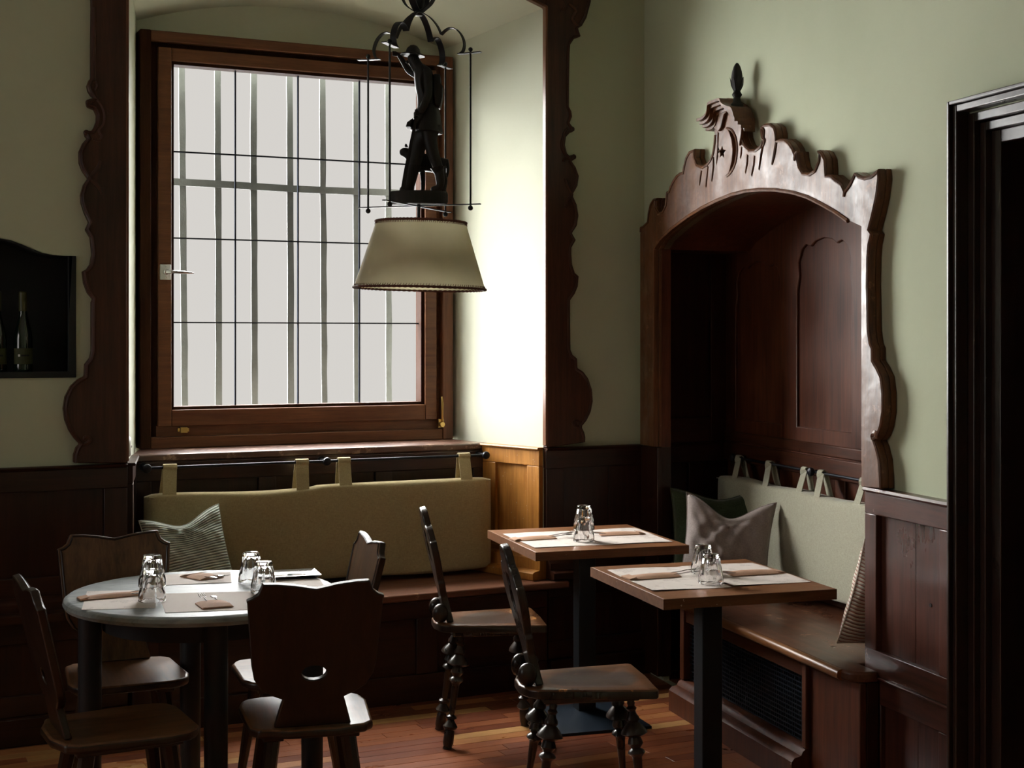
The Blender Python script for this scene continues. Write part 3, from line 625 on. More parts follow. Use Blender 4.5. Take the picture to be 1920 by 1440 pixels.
# alcove box: arched lining, back wall, side
alc=thing('wall_alcove','dark panelled alcove behind the right bench',None,(AX_,5.1,0),kind='structure')
bm=new(); rows=[]
prof=[(AY0,.0)]+ar+[(AY1+.35,ar[-1][1])]
for X in (RX-.005,AX_+.03): rows.append([bm.verts.new((X,y,z)) for y,z in prof])
for i in range(len(prof)-1): bm.faces.new((rows[0][i],rows[0][i+1],rows[1][i+1],rows[1][i]))
obj('arched_lining',bm,M['alc'],alc,flat=True,ang=25)
obj('back_board',box(new(),(AX_+.012,AY0-.1,0),(AX_+.03,6.7,2.4)),M['alc'],alc)
FA=Fr((AX_+.012,0),(AX_+.012,-1),-1)   # u runs along -Y ; room side is -X
FA=(Vector((AX_+.012,0)),Vector((0,1)),Vector((-1,0)))
top_c=lambda Y: 2.03
def arched_frame():
    # stiles and rails of the back wall as one framed board with openings cut out (shaped panel heads)
    pr=[(5.601,1.116),(5.143,1.171),(5.143,1.645),(5.146,1.797),(5.172,1.825),(5.158,1.881),(5.165,1.919),(5.194,1.948),(5.253,1.964),(5.299,1.969),(5.391,1.981),(5.47,1.968),(5.527,1.96),(5.551,1.965),(5.601,1.911)]
    return pr
pR=[(5.57,1.185),(5.115,1.185),(5.115,1.78),(5.13,1.84),(5.12,1.90),(5.15,1.955),(5.19,1.975),(5.23,1.965),(5.27,1.985),(5.34,1.995),(5.41,1.985),(5.45,1.965),(5.49,1.975),(5.53,1.955),(5.56,1.90),(5.55,1.84),(5.57,1.78)]
def shift(P,dy,k=1,ztop=0): return [(y*k+dy,z+(ztop if z>1.5 else 0)) for y,z in P]
pL=[(p[0]+.60,p[1]-(0.07 if p[1]>1.5 else 0)) for p in pR]
pN=[(p[0]-.62,p[1]-(0.05 if p[1]>1.5 else 0)) for p in pR]
outer=[(AY0,1.0),(6.275,1.0),(6.275,2.35),(AY0,2.35)]
pN=[(max(y,4.33),z) for y,z in pN]
bm=prism(new(),outer,AX_-.012,AX_+.012,'x',[pR,pL])
obj('panel_frame',bm,M['alc'],alc,bevel=.004,seg=2)
for k,(y0,y1) in enumerate(((5.09,5.60),(5.69,6.2))): obj('panel',box(new(),(AX_+.0,y0,1.16),(AX_+.0115,y1,2.06)),M['alc'],alc)
obj('rail',box(new(),(AX_-.020,AY0,1.075),(AX_+.011,6.28,1.125)),M['dwoody'],alc,bevel=.006)
obj('rail',box(new(),(AX_-.026,AY0,.985),(AX_+.011,6.28,1.070)),M['dwoody'],alc,bevel=.004)
for y in (4.6,5.2,5.78): obj('stile',box(new(),(AX_-.015,y-.04,.56),(AX_+.011,y+.04,.985)),M['alc'],alc,bevel=.003)
obj('panel',box(new(),(AX_-.004,AY0,.45),(AX_+.011,6.27,.985)),M['alc'],alc)
# wood lining on the left side of the alcove, above the wainscot (plane of the back wall)
al=thing('wall_alcove_side','dark panelled left side of the alcove',None,(3.6,NB,WZ),fr='B',kind='structure')
obj('panel_board',box(new(),(3.478,NB-.012,WZ+.0005),(3.99,NB-.001,2.35)),M['dwood'],al)
for a0,a1,z0,z1 in ((3.478,3.53,WZ+.0005,2.35),(3.80,3.99,WZ+.0005,2.35)): obj('stile',box(new(),(a0,NB-.030,z0),(a1,NB-.0125,z1)),M['dwood'],al,bevel=.004)
obj('rail',box(new(),(3.53,NB-.029,WZ+.0005),(3.80,NB-.0125,1.19)),M['dwoodh'],al,bevel=.004)
obj('rail',box(new(),(3.53,NB-.029,2.0),(3.80,NB-.0125,2.35)),M['dwoodh'],al,bevel=.004)

# carved frame of the alcove
cf=thing('carved_alcove_frame','carved wooden arch frame with finial and flame-like crest around the alcove','carved frame',(2.55,5.1,WZ))
FXf=2.552
Apoly=Afull+[(AY0,WZ+.002)]+ar+[(AY1,WZ+.002),(Afull[0][0],WZ+.002)]
holes=[[(5.258,2.424),(5.219,2.413),(5.181,2.379),(5.166,2.326),(5.181,2.275),(5.219,2.243),(5.258,2.23),(5.233,2.255),(5.216,2.287),(5.208,2.331),(5.219,2.377),(5.24,2.406)],
 [(5.305,2.358),(5.298,2.342),(5.276,2.336),(5.293,2.328),(5.288,2.311),(5.307,2.322),(5.326,2.315),(5.32,2.331),(5.336,2.342),(5.315,2.344)]]
for sl in (((357,635),(352,670),(347,708)),((393,610),(388,660),(382,720)),((420,560),(424,610),(415,690)),((607,550),(606,590),(597,645)),((643,553),(642,600),(630,660)),((692,470),(682,540),(670,628)),((575,500),(576,530),(570,565)),((448,420),(446,470),(450,520)),((462,330),(468,360),(462,390))):
    pass
slots=[[(5.511,2.28),(5.5,2.277),(5.509,2.249),(5.522,2.219),(5.527,2.223),(5.52,2.252)],[(5.445,2.292),(5.436,2.288),(5.443,2.252),(5.457,2.205),(5.465,2.21),(5.454,2.253)],
 [(5.394,2.325),(5.382,2.32),(5.38,2.282),(5.4,2.222),(5.407,2.228),(5.393,2.283)],[(5.081,2.295),(5.07,2.29),(5.073,2.261),(5.091,2.223),(5.097,2.228),(5.085,2.264)],
 [(5.022,2.284),(5.011,2.28),(5.016,2.248),(5.038,2.205),(5.045,2.212),(5.027,2.25)],[(4.946,2.327),(4.936,2.322),(4.952,2.281),(4.974,2.223),(4.982,2.228),(4.966,2.286)],
 [(5.132,2.332),(5.123,2.329),(5.125,2.306),(5.135,2.286),(5.141,2.292),(5.136,2.311)],[(5.347,2.421),(5.336,2.415),(5.34,2.378),(5.345,2.317),(5.357,2.288),(5.361,2.296),(5.35,2.349)]]
obj('carved_board',prism(new(),Apoly,FXf,FXf+.026,'x',holes+slots),M['carve'],cf,bevel=.0025,seg=1)
obj('backing_board',prism(new(),Apoly,FXf+.0262,RX-.001,'x'),M['carve'],cf,bevel=.0015,seg=1)
def rimx(pts,off,r,sgn=1,name='carved_rim',x=FXf,m=M['carve']):
    P=[Vector(p) for p in pts]; out=[]
    for i,p in enumerate(P):
        t=(P[min(i+1,len(P)-1)]-P[max(i-1,0)]).normalized(); n=Vector((t.y,-t.x))*sgn
        out.append((x,p.x+n.x*off,p.y+n.y*off))
    return obj(name,tube(new(),out,r,6,ref=(1,0,0)),m,cf)
rimx(Afull[:34],.008,.0065,-1); rimx(Afull[45:],.008,.0065,-1)
rimx(ar[1:-1],.0,.008,1,'arch_bead')
# crescent rim around the crest hole, and roll at the lower volute
rimx(smooth_poly(holes[0][:7],2),.0,.006)
vol=[(4.149,1.233),(4.161,1.243),(4.157,1.254),(4.142,1.258),(4.133,1.251),(4.142,1.244)]
strand(vol,.010,cf,y=FXf,m=M['carve'],ax='x')
strand([(4.946,2.387),(4.957,2.378),(4.946,2.344),(4.931,2.332),(4.943,2.312)],.008,cf,y=FXf,m=M['carve'],ax='x')
strand([(4.834,2.319),(4.841,2.299),(4.856,2.259),(4.871,2.232)],.007,cf,y=FXf,m=M['carve'],ax='x')
strand([(4.672,2.257),(4.689,2.249),(4.697,2.226)],.007,cf,y=FXf,m=M['carve'],ax='x')
strand([(4.339,2.082),(4.343,2.069),(4.345,2.06)],.007,cf,y=FXf,m=M['carve'],ax='x')
# stepped pagoda cap under the finial
for k,(off,th) in enumerate(((0,.030),(.014,.040),(.028,.052))):
    crv=[(375,352),(405,350),(430,325),(437,300),(440,272),(470,255),(500,243)]
    pass
capL=[(5.425,2.485),(5.377,2.485),(5.341,2.495),(5.326,2.512),(5.32,2.535),(5.272,2.538),(5.212,2.537)]
capR=[(5.212,2.537),(5.192,2.515),(5.145,2.496),(5.109,2.486),(5.09,2.467),(5.08,2.449),(5.07,2.435)]
capc=smooth_poly(capL[:-1]+[capL[-1]]+capR[1:],3)
for k in range(4):
    hi_=[(y,z-.013*k) for y,z in capc]; lo_=[(y,z-.013*(k+1)+.0015) for y,z in capc]
    obj('cap_moulding',prism(new(),hi_+lo_[::-1],FXf-.060+.014*k,FXf+.03,'x'),M['carve'],cf,bevel=.004,seg=2)
capface=[(5.377,2.447),(5.329,2.467),(5.306,2.509),(5.212,2.523),(5.112,2.479),(5.083,2.439),(5.088,2.403),(5.112,2.421),(5.154,2.464),(5.212,2.495),(5.263,2.48),(5.289,2.431),(5.315,2.419)]
obj('cap_face',prism(new(),capface,FXf-.014,FXf-.0002,'x'),M['carve'],cf,bevel=.003)
obj('small_capital',prism(new(),[(5.144,2.444),(5.092,2.439),(5.084,2.417),(5.103,2.42),(5.11,2.377),(5.129,2.335),(5.138,2.381)],FXf-.012,FXf-.0002,'x'),M['carve'],cf,bevel=.003)
# finial: turned acorn with leaf cup
fb=[(5.23,2.537),(5.172,2.671)]
fc=(2.545,5.155,fb[0][1]-.045)
H_=fb[1][1]-fc[2]
prof=[(.001,0),(.038,0),(.038,.015),(.024,.03),(.020,.055),(.027,.065),(.030,.072),(.022,.085),(.017,.10),(.030,.125),(.034,.15),(.033,.175),(.029,.20),(.020,.228),(.009,.245),(.001,.25)]
kf=H_/.25
obj('finial',lathe(new(),[(r*.68,z*kf) for r,z in prof],fc,18),M['figure'],cf)
for k in range(7):
    an=2*PI*k/7; d=Vector((math.cos(an),math.sin(an),0)); c=Vector(fc)
    P=[c+d*.013+Vector((0,0,.095*kf)),c+d*.022+Vector((0,0,.125*kf)),c+d*.025+Vector((0,0,.150*kf)),c+d*.028+Vector((0,0,.168*kf))]
    obj('finial_leaf',sweep(new(),P,rect(.015,.004),ref=(-d.y,d.x,0),scale=[.7,1,.8,.2]),M['figure'],cf)

obj('left_reveal_strip',box(new(),(RX-.009,AY1-.004,WZ),(RX+.036,AY1+.004,ar[-1][1]+.01)),M['alc'],alc)
fpart('corner_panel',(Vector((RX,0)),Vector((0,1)),Vector((-1,0))),(AY1-.004,6.215,0,.03,.02,WZ-.001),M['dwood'],wr)
obj('left_reveal_strip',box(new(),(RX-.009,AY1-.005,.02),(RX+.036,AY1-.0041,WZ)),M['dwood'],wr)
# ---- wainscot of the right wall, between alcove and doorway
FR_=(Vector((RX,0)),Vector((0,1)),Vector((-1,0)))
D0,D1=3.735,4.225
mv,mh=M['rwain'],M['rwainy']
fpart('rail',FR_,(D0,D1,0,.040,.985,1.058),mh,wr); 
fmould('cap_moulding',FR_,D0,D1,[(0,1.058),(.046,1.058),(.050,1.064),(.044,1.072),(0,1.072)],mh,wr)
fpart('rail',FR_,(D0,D1,0,.040,.45,.533),mh,wr); fpart('rail',FR_,(D0,D1,0,.052,.445,.452),mh,wr)
fpart('stile',FR_,(D0,D0+.062,0,.040,.533,.985),mv,wr); fpart('stile',FR_,(D1-.070,D1,0,.040,.533,.985),mv,wr)
ym=3.955
for a,b in ((D0+.06,ym-.0008),(ym+.0008,D1-.068)): fpart('panel',FR_,(a,b,-.001,.018,.53,.99),mv,wr,bevel=.001)
obj('keyhole',lathe(new(),[(.001,0),(.006,0),(.006,.0025),(.001,.0025)],(RX-.018,3.872,.735),10,tilt=(-1,0,0)),M['black'],wr)
fpart('rail',FR_,(D0,D1,0,.040,.36,.445),mh,wr); fpart('rail',FR_,(D0,D1,0,.040,.0,.12),mh,wr)
fpart('stile',FR_,(D0,D0+.065,0,.040,.12,.36),mv,wr); fpart('stile',FR_,(D1-.10,D1,0,.040,.12,.36),mv,wr)
for a,b in ((D0+.06,ym-.02),(ym-.018,D1-.098)): fpart('panel',FR_,(a,b,-.001,.022,.115,.365),mv,wr,bevel=.001)

# ---- doorway casing
door=thing('door_1','dark open doorway with stepped wooden casing at the right edge',None,(RX,3.0,0),kind='structure')
dm=dmh=wood('door_casing_wood',(.010,.0045,.003),(.034,.015,.010),rough=.36,coat=.9,spec=.8)
Ya=3.721
def case(y,w,x0,x1,zt,h,name):
    obj(name+'_post',box(new(),(x0,y-w,0),(x1,y,zt)),dm,door,bevel=.003)
    obj(name+'_head',box(new(),(x0,2.3,zt-h),(x1,y-w-.0004,zt)),dmh,door,bevel=.003)
case(3.728,.012,RX-.060,RX-.0005,2.290,.012,'outer_moulding')
case(3.715,.020,RX-.048,RX-.0005,2.277,.022,'casing')
case(3.690,.030,RX-.010,RX+.045,2.250,.028,'casing_step')
case(3.659,.026,RX+.010,RX+.06,2.220,.028,'casing_step')
case(3.632,.045,RX+.030,RX+.30,2.192,.040,'jamb')

# ================================================================ BENCHES
bw=thing('window_bench','reddish wooden bench built into the window niche under the long cushion','bench',(1.975,5.95,0),fr='B')
poly=[(1.045,5.70),(2.985,5.70),(2.985,5.745),(2.862,5.825),(2.76,6.178),(1.16,6.178),(1.09,5.825),(1.045,5.78)]
obj('seat',prism(new(),poly,.440,.472,'z'),M['seatx'],bw,bevel=.008,seg=3)
obj('front_board',box(new(),(1.05,5.735,.05),(2.88,5.755,.438)),M['dwoodh'],bw,bevel=.003)
for a0,a1,z0,z1 in ((1.05,2.88,.36,.437),(1.05,2.88,.0,.12)): obj('front_rail',box(new(),(a0,5.715,z0),(a1,5.7345,z1)),M['dwoodh'],bw,bevel=.003)
for a in (1.10,1.70,2.30,2.83): obj('front_stile',box(new(),(a-.05,5.717,.12),(a+.05,5.7345,.36)),M['dwood'],bw,bevel=.003)

br=thing('alcove_bench','long worn wooden bench running along the right wall into the alcove','bench',(2.75,5.1,0))
sy0=4.125
poly=[(2.45,sy0+.05),(2.465,sy0+.02),(2.50,sy0),(2.555,sy0),(2.555,4.240),(3.02,4.240),(3.02,6.21),(2.62,6.06),(2.45,5.66)]
obj('seat',prism(new(),poly,.436,.472,'z'),M['seatw'],br,bevel=.013,seg=4)
obj('nosing',tube(new(),[(2.452,4.19,.454),(2.452,4.6,.454),(2.452,5.1,.454),(2.452,5.64,.454)],.0185,12,ref=(0,0,1)),M['nosing'],br,label='worn orange rounded front edge')
obj('back_strip',box(new(),(2.985,4.245,.4725),(3.03,6.2,.52)),M['dwoody'],br,bevel=.010,seg=3)
yp=[(4.568,0.415),(4.517,0.426),(5.671,0.266),(5.581,0.284)]
pY=4.47; 
obj('front_board',box(new(),(2.485,4.13,.0),(2.51,pY-.01,.4355)),M['orange2'] if 'orange2' in M else M['alc'],br,bevel=.003,label='reddish board with scuffed paint at its foot')
obj('end_board',box(new(),(2.511,4.13,.0),(2.556,4.155,.4355)),M['dwood'],br,bevel=.003)
obj('post',box(new(),(2.468,pY-.01,.13),(2.51,pY+.02,.4355)),M['alc'],br,bevel=.004)
obj('post',box(new(),(2.468,5.50,.13),(2.51,5.54,.4355)),M['alc'],br,bevel=.004)
obj('top_rail',box(new(),(2.478,pY+.0205,.375),(2.51,5.4995,.4355)),M['dwoody'],br,bevel=.003)
fmould('plinth',(Vector((2.51,0)),Vector((0,1)),Vector((-1,0))),4.47,5.54,[(0,0),(.092,0),(.092,.085),(.080,.098),(.055,.104),(.048,.118),(.030,.130),(0,.130)],M['alc2'] if 'alc2' in M else M['alc'],br)
obj('end_board',box(new(),(2.511,5.52,.0),(3.0,5.54,.4355)),M['dwood'],br,bevel=.003)
# perforated radiator grille: real open lattice
g=new(); y=4.495
while y<5.495: box(g,(2.500,y,.131),(2.503,y+.0045,.374)); y+=.017
z=.133
while z<.374: box(g,(2.4975,4.49,z),(2.4998,5.50,z+.0045)); z+=.017
obj('grille_mesh',g,M['basep'],br,kind='stuff',label='dark perforated metal grille in the bench front')
obj('inner_board',box(new(),(2.56,4.49,.0),(2.57,5.50,.43)),M['black'],br)

# ================================================================ CUSHIONS
def long_cushion(name,label,cat,axis,u0,u1,d0,d1,z0,z1,m,sag,frame,ref,loops,rodd,rodz,loopw,group=None,fr='B'):
    """hanging backrest cushion; u along wall, d depth (d0 = room side)"""
    mp=(lambda u,d,z:(u,d,z)) if axis=='y' else (lambda u,d,z:(d,u,z))
    t=thing(name,label,cat,mp((u0+u1)/2,(d0+d1)/2,z0),fr=fr,group=group)
    n=44; bm=new(); rings=[]; dm=(d0+d1)/2; hw=abs(d1-d0)/2
    for i in range(n+1):
        u=u0+(u1-u0)*i/n; e=min(i,n-i)/2.0; k=1 if e>=1 else math.sqrt(max(0.02,1-(1-e)**2))
        zt=z1+sag(u); zb=z0+.006*math.sin(u*7); ring=[]
        hh=(zt-zb)/2; zc=(zt+zb)/2
        for j in range(28):
            an=2*PI*j/28; cx,cz=math.cos(an),math.sin(an)
            sx=math.copysign(abs(cx)**.42,cx); sz=math.copysign(abs(cz)**.16,cz)
            puff=1+.10*math.sin(u*9+j)*.3
            ring.append(bm.verts.new(mp(u,dm+sx*hw*k*puff,zc+sz*(hh-(1-k)*.012))))
        rings.append(ring)
    for a,b in zip(rings,rings[1:]):
        for j in range(28): bm.faces.new((a[j],a[(j+1)%28],b[(j+1)%28],b[j]))
    bm.faces.new(rings[0]); bm.faces.new(rings[-1])
    obj('pad',bm,m,t,ang=60)
    # piped seam along the top front edge
    sg=-1 if d0<d1 else 1
    pts=[mp(u0+.015+(u1-u0-.03)*i/40,d0+(.014 if d0<d1 else -.014),z1-.013+sag(u0+(u1-u0)*i/40)) for i in range(41)]
    obj('seam_piping',tube(new(),pts,.0028,6,ref=(0,0,1)),m,t)
    for ub,ut in loops:
        zt=z1+sag(ub)
        front=[mp(ub,d0+.006*(1 if d0<d1 else -1),zt-.028),mp(ub+(ut-ub)*.1,d0+.016*(1 if d0<d1 else -1),zt+.004),mp(ub+(ut-ub)*.9,rodd-.010,rodz-.012),mp(ut,rodd-.013,rodz),mp(ut,rodd-.008,rodz+.010),mp(ut,rodd,rodz+.013),mp(ut,rodd+.008,rodz+.010),mp(ut,rodd+.013,rodz),
               mp(ut+(ub-ut)*.2,rodd+.014,rodz-.03),mp(ub,d1-.012,zt-.003),mp(ub,d1-.004,zt-.02)]
        if d0>d1: front=[mp(*( (p[0],2*rodd-p[1],p[2]) if axis=='y' else (p[1],2*rodd-p[0],p[2]))) for p in front]
        obj('loop',sweep(new(),front,rect(loopw,.003),ref=mp(1,0,0)),m,t)
    return t
cus=long_cushion('backrest_cushion','long olive linen backrest cushion hanging by loops below the window','cushion','y',1.160,2.762,6.035,6.125,.497,.915,M['cush'],
   lambda u:-.010*math.sin(PI*max(0,min(1,(u-1.28)/.75)))**2+(.004 if u>1.9 else -.002),None,None,
   [(1.259,1.273),(1.842,1.855),(2.040,2.050),(2.627,2.637)],6.105,1.021,.058)
def rail(name,label,axis,u0,u1,d,z,knobs,fr,wall):
    mp=(lambda u,dd,zz:(u,dd,zz)) if axis=='y' else (lambda u,dd,zz:(dd,u,zz))
    t=thing(name,label,'rail',mp((u0+u1)/2,d,z),fr=fr)
    obj('rod',tube(new(),[mp(u0,d,z),mp((u0+u1)/2,d,z),mp(u1,d,z)],.0062,12,ref=(0,0,1)),M['rod'],t)
    for k in knobs:
        bm=new(); tl=mp(0,-1,0)
        lathe(bm,[(.001,-.016),(.010,-.015),(.017,-.010),(.019,-.002),(.017,.006),(.010,.010),(.008,.014)],mp(k,d-.012,z),16,tilt=mp(0,1,0))
        lathe(bm,[(.008,0),(.008,wall-d)],mp(k,d,z),10,tilt=mp(0,1,0))
        lathe(bm,[(.018,0),(.018,.004)],mp(k,wall-.004,z),12,tilt=mp(0,1,0))
        obj('knob_bracket',bm,M['rod'],t)
rail('cushion_rail','thin black steel rail with round knobs under the window sill','y',1.165,2.765,6.105,1.020,(1.175,1.967,2.745),'B',6.178)
cus2=long_cushion('backrest_cushion','pale sage linen backrest cushion hanging by loops in the alcove','cushion','x',4.30,6.13,2.90,2.985,.525,.933,M['cushR'],
   lambda u:-.008*math.sin((u-4.3)*6)**2,None,None,[(4.86,4.91),(5.17,5.24),(5.32,5.38),(5.62,5.70),(5.92,6.00)],2.975,1.012,.042,fr='W')
rail('cushion_rail','thin black steel rail with knobs holding the alcove cushion loops','x',4.26,6.06,2.975,1.012,(4.32,5.31,6.04),'W',3.035)

def pillow(name,label,w,h,t,m,loc,rot,seed=0,dent=.0,corner=.07,group=None,fr='W'):
    """square pillow in local x (width), z (height), y depth; base at origin"""
    o=thing(name,label,'pillow',(0,0,0),fr='W',group=group)
    rnd=random.Random(seed); n=30; bm=new(); uvl=bm.loops.layers.uv.new('UVMap')
    grids=[]
    ph=[rnd.uniform(0,6) for _ in range(6)]
    for side in (-1,1):
        g=[]
        for i in range(n+1):
            row=[]
            for j in range(n+1):
                u=-1+2*i/n; v=-1+2*j/n
                x=u*w/2*(1-corner*(1-v*v)); z=v*h/2*(1-corner*(1-u*u))
                z+=-dent*math.exp(-(u*1.8)**2)*(max(v,0)**1.5)
                d=t/2*((1-u**4)*(1-v**4))**.55 if abs(u)<1 and abs(v)<1 else 0
                wr_=.010*math.sin(5*u+3*v+ph[0])*math.sin(4*v+ph[1])+.006*math.sin(13*u-8*v+ph[2])*math.exp(-((u)**2+(v-.3)**2)*1.2)+.005*math.sin(17*u+11*v+ph[3])
                # folds running out from the dent
                fo=.010*math.sin(9*math.atan2(v-.75,u+.001))*math.exp(-((u*u)+(v-.6)**2)*3.5)
                d=d*(1-.30*math.exp(-((u*1.4)**2+((v-.75)*2)**2)) if dent else d and 1)
                d+= (wr_+fo)*(d/(t/2) if t else 0)
                row.append((x,side*d,z,u,v))
            g.append(row)
        grids.append(g)
    vs=[[[None]*(n+1) for _ in range(n+1)] for _ in range(2)]
    for s_ in range(2):
        for i in range(n+1):
            for j in range(n+1):
                if s_==1 and (i in (0,n) or j in (0,n)): vs[1][i][j]=vs[0][i][j]
                else: vs[s_][i][j]=bm.verts.new(grids[s_][i][j][:3])
    for s_ in range(2):
        for i in range(n):
            for j in range(n):
                q=[(i,j),(i+1,j),(i+1,j+1),(i,j+1)]
                if s_==1: q=q[::-1]
                f=bm.faces.new([vs[s_][a][b] for a,b in q])
                for lp,(a,b) in zip(f.loops,q): lp[uvl].uv=(a/n,b/n)
    obj('cover',bm,m,o,ang=80)
    per=[(i,0) for i in range(n)]+[(n,j) for j in range(n)]+[(n-i,n) for i in range(n)]+[(0,n-j) for j in range(n)]
    pts=[grids[0][i][j][:3] for i,j in per]; pts.append(pts[0])
    obj('edge_seam',tube(new(),pts,.0028,5,ref=(0,1,0)),m,o)
    Mt=(RB if fr=='B' else Matrix.Identity(4))@Matrix.Translation(loc)@Matrix.Rotation(rot[2],4,'Z')@Matrix.Rotation(rot[0],4,'X')@Matrix.Rotation(rot[1],4,'Y')
    o.matrix_world=Mt
    return o
pillow('pillow','pale grey ribbed cord pillow leaning on the left end of the long olive cushion',.35,.37,.12,M['strip'],(1.315,5.93,.668),(math.radians(-14),math.radians(-8),math.radians(6)),3,dent=.05,corner=.06,fr='B')
pillow('pillow','dark green pillow at the back corner of the alcove bench',.44,.42,.12,M['dgreen'],(2.80,5.84,.685),(math.radians(-12),0,math.radians(-20)),5,dent=.04)
pillow('pillow','mauve-grey linen pillow leaning in front of the dark green pillow',.385,.43,.15,M['mauve'],(2.672,5.51,.684),(math.radians(-16),math.radians(6),math.radians(-24)),9,dent=.075,corner=.10)
pillow('pillow','red and cream striped pillow at the near end of the alcove bench',.38,.38,.13,M['rstrip'],(2.765,4.365,.668),(math.radians(12),math.radians(9),math.radians(4)),11,corner=.06)

# ================================================================ TABLES
def table(label,x0,x1,y0,y1):
    cx,cy=(x0+x1)/2,(y0+y1)/2
    t=thing('bistro_table',label,'table',(cx,cy,0),group='square wooden pedestal tables')
    obj('tabletop',box(new(),(x0+.0005,y0+.0005,.7185),(x1-.0005,y1-.0005,.75)),M['table'],t,bevel=.0015)
    bm=new(); box(bm,(x0-.002,y0-.002,.716),(x0+.0004,y1+.002,.7495)); box(bm,(x1-.0004,y0-.002,.716),(x1+.002,y1+.002,.7495)); box(bm,(x0+.0005,y0-.002,.716),(x1-.0005,y0+.0004,.7495)); box(bm,(x0+.0005,y1-.0004,.716),(x1-.0005,y1+.002,.7495))
    obj('edge_strip',bm,M['tedge'],t,label='chipped edge strip')
    obj('mounting_plate',box(new(),(cx-.16,cy-.16,.706),(cx+.16,cy+.16,.7157)),M['column'],t,bevel=.002)
    obj('column',box(new(),(cx-.037,cy-.037,.036),(cx+.037,cy+.037,.7055)),M['column'],t,bevel=.004)
    b=.21
    bm=hexa(new(),[(cx-b,cy-b,0),(cx+b,cy-b,0),(cx+b,cy+b,0),(cx-b,cy+b,0),(cx-b,cy-b,.010),(cx+b,cy-b,.010),(cx+b,cy+b,.010),(cx-b,cy+b,.010)])
    hexa(bm,[(cx-b,cy-b,.0102),(cx+b,cy-b,.0102),(cx+b,cy+b,.0102),(cx-b,cy+b,.0102),(cx-.04,cy-.04,.045),(cx+.04,cy-.04,.045),(cx+.04,cy+.04,.045),(cx-.04,cy+.04,.045)])
    obj('base_plate',bm,M['basep'],t)
    return t
table('square wooden table nearer the window corner, dark steel column',1.709,2.346,5.182,5.835)
table('square wooden table nearest the camera beside the alcove bench',1.790,2.402,4.140,4.795)
TC=(.415,4.712); TR=.437
rt_=thing('round_table','round grey marble table with dark legs in front of the window bench','table',(TC[0],TC[1],0))
obj('marble_top',lathe(new(),[(.001,.717),(TR-.02,.717),(TR-.006,.721),(TR,.732),(TR-.003,.743),(TR-.012,.7495),(TR-.02,.75),(.001,.75)],(TC[0],TC[1],0),72),M['marble'],rt_)
obj('apron',lathe(new(),[(TR-.14,.65),(TR-.12,.65),(TR-.12,.716),(TR-.14,.716)],(TC[0],TC[1],0),48),M['dark'],rt_)
for an in (188,-89,-20,92):
    an=math.radians(an); c=(TC[0]+(TR-.080)*math.cos(an),TC[1]+(TR-.080)*math.sin(an))
    obj('leg',lathe(new(),[(.001,0),(.030,0),(.034,.01),(.036,.40),(.036,.7155),(.001,.7155)],(c[0],c[1],0),16),M['dark'],rt_)

# ================================================================ TABLEWARE
def sheet(corners,z,label,t=.0009,m=None,curl=0,seed=0):
    """thin paper placemat, slightly lifted along its edges"""
    rnd=random.Random(seed); c=sum((Vector(p) for p in corners),Vector((0,0)))/4
    o=thing('placemat',label,'placemat',(c.x,c.y,z),group=None)
    n=12; bm=new(); P=[Vector(p) for p in corners]
    ph=rnd.uniform(0,6)
    top=[];bot=[]
    for i in range(n+1):
        a=[];b=[]
        for j in range(n+1):
            u,v=i/n,j/n
            p=P[0]*(1-u)*(1-v)+P[1]*u*(1-v)+P[2]*u*v+P[3]*(1-u)*v
            e=max(abs(2*u-1),abs(2*v-1))**6
            h=curl*e*(.5+.5*math.sin(ph+4*u+5*v))
            a.append(bm.verts.new((p.x,p.y,z+h+t))); b.append(bm.verts.new((p.x,p.y,z+h)))
        top.append(a);bot.append(b)
    for i in range(n):
        for j in range(n):
            bm.faces.new((top[i][j],top[i+1][j],top[i+1][j+1],top[i][j+1])); bm.faces.new((bot[i][j],bot[i][j+1],bot[i+1][j+1],bot[i+1][j]))
    for i in range(n):
        bm.faces.new((top[i][0],bot[i][0],bot[i+1][0],top[i+1][0])); bm.faces.new((top[i][n],top[i+1][n],bot[i+1][n],bot[i][n]))
        bm.faces.new((top[0][i],top[0][i+1],bot[0][i+1],bot[0][i])); bm.faces.new((top[n][i],bot[n][i],bot[n][i+1],top[n][i+1]))
    obj('paper',bm,m or M['print'],o)
    return o
Z=.7502
ms1=[(1.741,5.76),(1.716,5.248),(1.967,5.243),(2.113,5.767)]
ms1b=[(2.113,5.767),(1.967,5.243),(2.294,5.278),(2.334,5.716)]
ms2=[(1.799,4.696),(1.793,4.311),(2.078,4.295),(2.169,4.679)]
ms2b=[(2.169,4.679),(2.078,4.295),(2.394,4.272),(2.416,4.664)]
# rectangular mats set from the surveyed corners
def rectmat(x0,x1,y0,y1,a=0):
    c=Vector(((x0+x1)/2,(y0+y1)/2)); R2=Matrix.Rotation(a,2)
    return [tuple(c+R2@(Vector(p)-c)) for p in ((x0,y0),(x1,y0),(x1,y1),(x0,y1))]
sheet(rectmat(1.735,2.027,5.285,5.70,.01),Z,'printed paper placemat on the left half of the table nearer the window corner',curl=.002,seed=1)
sheet(rectmat(2.033,2.325,5.28,5.70,-.01),Z,'printed paper placemat on the right half of the table nearer the window corner',curl=.003,seed=2)
sheet(rectmat(1.812,2.092,4.27,4.70,-.02),Z,'printed paper placemat on the left half of the table nearest the camera',curl=.004,seed=3)
sheet(rectmat(2.098,2.385,4.28,4.70,.01),Z,'printed paper placemat on the right half of the table nearest the camera',curl=.003,seed=4)
rm=[(0.022,4.883),(0.042,4.504),(0.212,4.487),(0.206,4.878),(0.337,4.805),(0.349,4.64),(0.516,4.658),(0.503,4.785),(0.214,5.073),(0.195,4.387)]
